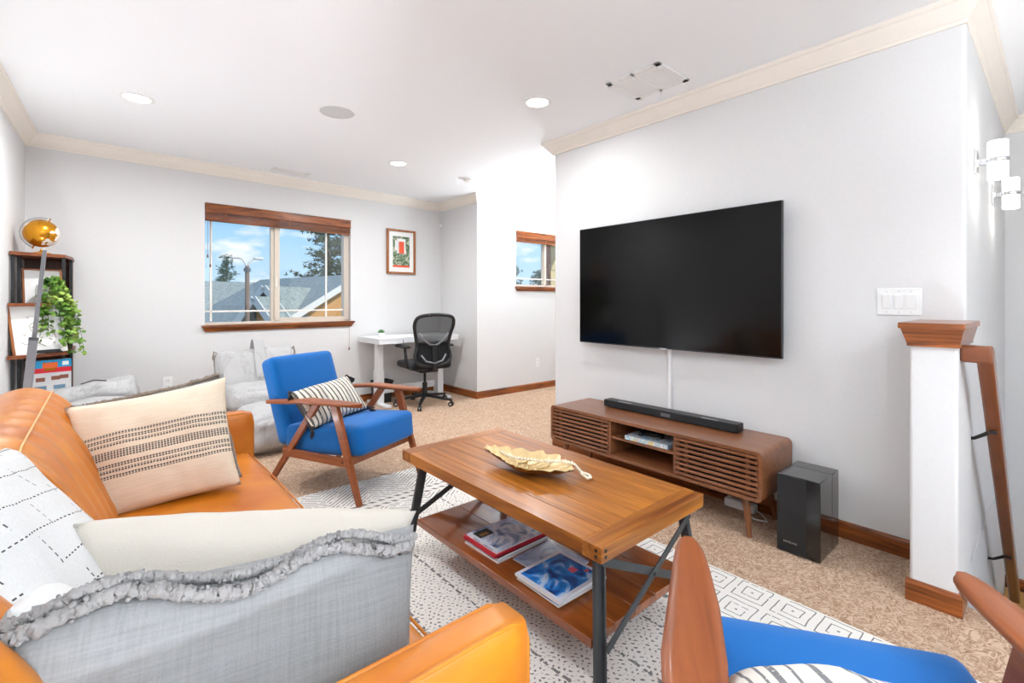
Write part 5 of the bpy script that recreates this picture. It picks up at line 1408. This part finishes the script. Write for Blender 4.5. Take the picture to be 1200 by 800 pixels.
# ================================================================== OUTSIDE
GZ = -3.2
g = G(); g.box(-60, 90, 8, 140, GZ - 0.2, GZ); g.build('floor_ground_outside', plain('asphalt', '#8a8c8e', 0.95), kind='structure')
def shingles():
    b = MB_('slate_shingle', 0.85, 0.2); x, y, z = b.xyz()
    rows = (y / 0.16).fract(); n = b.noise(5, 4); f = b.voronoi(7, vec=b.mapping((1, 1.6, 1.6)))
    b.color(b.ramp(n * 0.5 + f * 0.5, [(0.25, '#7c8580'), (0.6, '#a0a79f')])); return b.m
M['shingle'] = shingles()
M['fascia'] = plain('white_fascia', '#e8e2d6', 0.6)
M['stucco'] = plain('tan_stucco', '#d09a5c', 0.85, nscale=4)
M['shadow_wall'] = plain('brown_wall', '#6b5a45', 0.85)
def gable(name, label, ridge_a, ridge_b, half, drop, wall='stucco', base=GZ):
    """gabled building: ridge from a to b (xyz), half width, eave drop"""
    a = Vector(ridge_a); b_ = Vector(ridge_b); d = (b_ - a).normalized(); r_ = d.cross(Vector((0, 0, 1))).normalized()
    t = thing(name, label, 'building', ((a.x + b_.x) / 2, (a.y + b_.y) / 2, base))
    for s_ in (-1, 1):
        g = G(); e0 = a + r_ * s_ * half + Vector((0, 0, -drop)); e1 = b_ + r_ * s_ * half + Vector((0, 0, -drop))
        th = Vector((0, 0, -0.14))
        g._add([a, b_, e1, e0, a + th, b_ + th, e1 + th, e0 + th], [(0, 1, 2, 3), (7, 6, 5, 4), (0, 4, 5, 1), (1, 5, 6, 2), (2, 6, 7, 3), (3, 7, 4, 0)])
        g.build('roof_slope', 'shingle', t)
        for p, q in ((a, e0),):
            o_ = (-d if p is a else d) * 0.03
            g = G(); g.bar(p + o_ + Vector((0, 0, -0.07)), q + o_ + Vector((0, 0, -0.07)), 0.06, 0.26); g.build('rake_board', 'fascia', t)
        g = G(); g.bar(e0 + Vector((0, 0, -0.1)), e1 + Vector((0, 0, -0.1)), 0.1, 0.22); g.build('gutter', 'fascia', t)
    w_ = half - 0.5; ins = 0.5
    dz = drop * (w_ / half)
    A_ = a + d * ins; B2 = b_ - d * ins
    g = G()
    pr = [(-w_, base - 0), (w_, base - 0), (w_, a.z - dz - 0.15), (0, a.z - 0.16), (-w_, a.z - dz - 0.15)]
    vs = [Vector((A_.x, A_.y, 0)) + r_ * x + Vector((0, 0, z)) for x, z in pr] + [Vector((B2.x, B2.y, 0)) + r_ * x + Vector((0, 0, z)) for x, z in pr]
    g._add(vs, [tuple(range(5)), tuple(range(9, 4, -1))] + [(i, (i + 1) % 5, (i + 1) % 5 + 5, i + 5) for i in range(5)])
    g.build('wall', wall, t)
    return t
# long low roof across the street
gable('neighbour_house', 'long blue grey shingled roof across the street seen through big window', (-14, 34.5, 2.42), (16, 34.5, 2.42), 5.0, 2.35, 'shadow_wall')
# nearer gabled hall to the right, its tan gable towards us
gable('gabled_hall', 'blue grey roofed hall with tan gable wall, right of the window', (9.4, 22.0, 2.50), (7.3, 32.0, 2.50), 5.0, 2.9)
gable('dormer_house', 'small blue grey cross gable in front of the long roof', (5.15, 22.0, 1.85), (9.4, 25.5, 1.85), 1.5, 1.7, 'stucco')
gable('porch_roof', 'smallest lower gable roof left of the cross gable', (4.55, 21.0, 1.38), (5.6, 21.8, 1.38), 0.8, 1.0, 'stucco')
# street lamp
t = thing('street_lamp', 'tall parking lot lamp post with two heads beyond the window', 'lamp post', (4.09, 19.9, GZ))
g = G(); g.cyl((4.09, 19.9, GZ), (4.09, 19.9, 2.5), 0.10, 0.075, 12); g.build('post', plain('brown_post', '#8b7462', 0.6), t, smooth=50)
for s_ in (-1, 1):
    g = G(); g.tube([(4.09, 19.9, 2.45), (4.09 + s_ * 0.06, 19.9, 2.60), (4.09 + s_ * 0.16, 19.9, 2.76), (4.09 + s_ * 0.26, 19.9, 2.79)], 0.035, 6); a_ = g.build('arm', 'fascia', t, smooth=180)
    g = G(); g.puff(4.09 + s_ * 0.38 - 0.16, 4.09 + s_ * 0.38 + 0.16, 19.8, 20.0, 2.76, 2.85, 0.03, n=6); g.build('lamp_head', 'fascia', t, smooth=180)
g = G(); g.cyl((4.09, 19.9, 2.3), (4.09, 19.9, 2.42), 0.12, n=12); g.build('collar', 'pole', t)

bark = plain('bark', '#6a5844', 0.95, nscale=6)
pine_b = MB_('pine_needles', 0.8, 0.2); pn_ = pine_b.noise(1.2, 3); pine_b.color(pine_b.ramp(pn_, [(0.3, '#3f4d33'), (0.7, '#7f8766')])); pine = pine_b.m
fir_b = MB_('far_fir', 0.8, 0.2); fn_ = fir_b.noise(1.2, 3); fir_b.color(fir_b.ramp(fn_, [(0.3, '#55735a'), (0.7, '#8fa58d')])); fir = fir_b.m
def pine_tree(name, label, base, h, crown0, rad, seed, dens, mat, s=0.22, irregular=0.5):
    rnd = random.Random(seed); base = Vector(base)
    t = thing(name, label, 'tree', base)
    g = G(); g.cyl(base, base + Vector((0, 0, h)), 0.022 * h, 0.004 * h, 8); g.build('trunk', bark, t, smooth=60)
    gb = G(); gf = G()
    for k in range(dens):
        f = (k + 0.5) / dens; z = crown0 + (h - crown0) * f
        L = rad * (1 - f) ** 0.7 * rnd.uniform(1 - irregular, 1) + 0.1
        a = rnd.uniform(0, 2 * PI); d = Vector((math.cos(a), math.sin(a), rnd.uniform(-0.15, 0.25)))
        p0 = base + Vector((0, 0, z)); p1 = p0 + d * L
        gb.tube([p0, p0.lerp(p1, 0.5) + Vector((0, 0, -0.03 * L)), p1], [0.02, 0.014, 0.006], 4)
        for q in range(int(5 + L * 7)):
            u = rnd.uniform(0.3, 1.05); c = p0.lerp(p1, u) + Vector((rnd.gauss(0, 1), rnd.gauss(0, 1), rnd.gauss(0, 0.6))) * s * 0.7
            for w_ in range(7):
                dd = Vector((rnd.uniform(-1, 1), rnd.uniform(-1, 1), rnd.uniform(-0.3, 1))).normalized() * s
                n_ = dd.cross(Vector((0.3, 0.5, 0.8))).normalized() * s * 0.13
                gf._add([c - n_, c + n_, c + dd], [(0, 1, 2)])
    gb.build('branches', bark, t, kind='stuff'); gf.build('needles', mat, t, kind='stuff')
    return t
pine_tree('pine_tree', 'tall sparse dark pine rising behind the hall roof', (12.4, 35, GZ), 15.0, 4.2, 2.7, 3, 110, pine, 0.30, 0.6)
pine_tree('pine_tree', 'second sparse pine at right edge of the big window', (15.4, 37, GZ), 14.0, 4.0, 2.6, 5, 90, pine, 0.30, 0.6)
pine_tree('fir_tree', 'tiny distant fir above the long roof, left pane', (10.3, 60, GZ), 9.2, 3.0, 2.2, 7, 60, fir, 0.3, 0.35)
pine_tree('fir_tree', 'pale distant fir at the left of small far window', (34.6, 40, GZ), 8.6, 1.5, 2.6, 9, 60, fir, 0.35, 0.4)
pine_tree('fir_tree', 'pale distant fir in the middle of small far window', (38.6, 40, GZ), 7.8, 1.5, 1.9, 12, 60, fir, 0.35, 0.35)

# neighbouring wing of the house seen through the small window
t = thing('siding_wall', 'pale yellow lap siding wall with reddish corner board outside small window', 'wall', (6.3, 5.6, 0))
sd = plain('yellow_siding', '#d8c896', 0.7)
for k in range(12):
    z = 0.85 + k * 0.175
    g = G(); vs = [(5.66, 5.60, z), (7.4, 5.60, z), (7.4, 5.618, z + 0.18), (5.66, 5.618, z + 0.18), (5.66, 5.66, z), (7.4, 5.66, z), (7.4, 5.66, z + 0.18), (5.66, 5.66, z + 0.18)]
    g._add(vs, [(0, 1, 2, 3), (7, 6, 5, 4), (0, 4, 5, 1), (1, 5, 6, 2), (2, 6, 7, 3), (3, 7, 4, 0)]); g.build('siding_board', sd, t)
g = G(); g.box(5.61, 5.66, 5.57, 5.67, -3.2, 3.0); g.build('corner_board', plain('reddish_trim', '#9c5a3c', 0.6), t)
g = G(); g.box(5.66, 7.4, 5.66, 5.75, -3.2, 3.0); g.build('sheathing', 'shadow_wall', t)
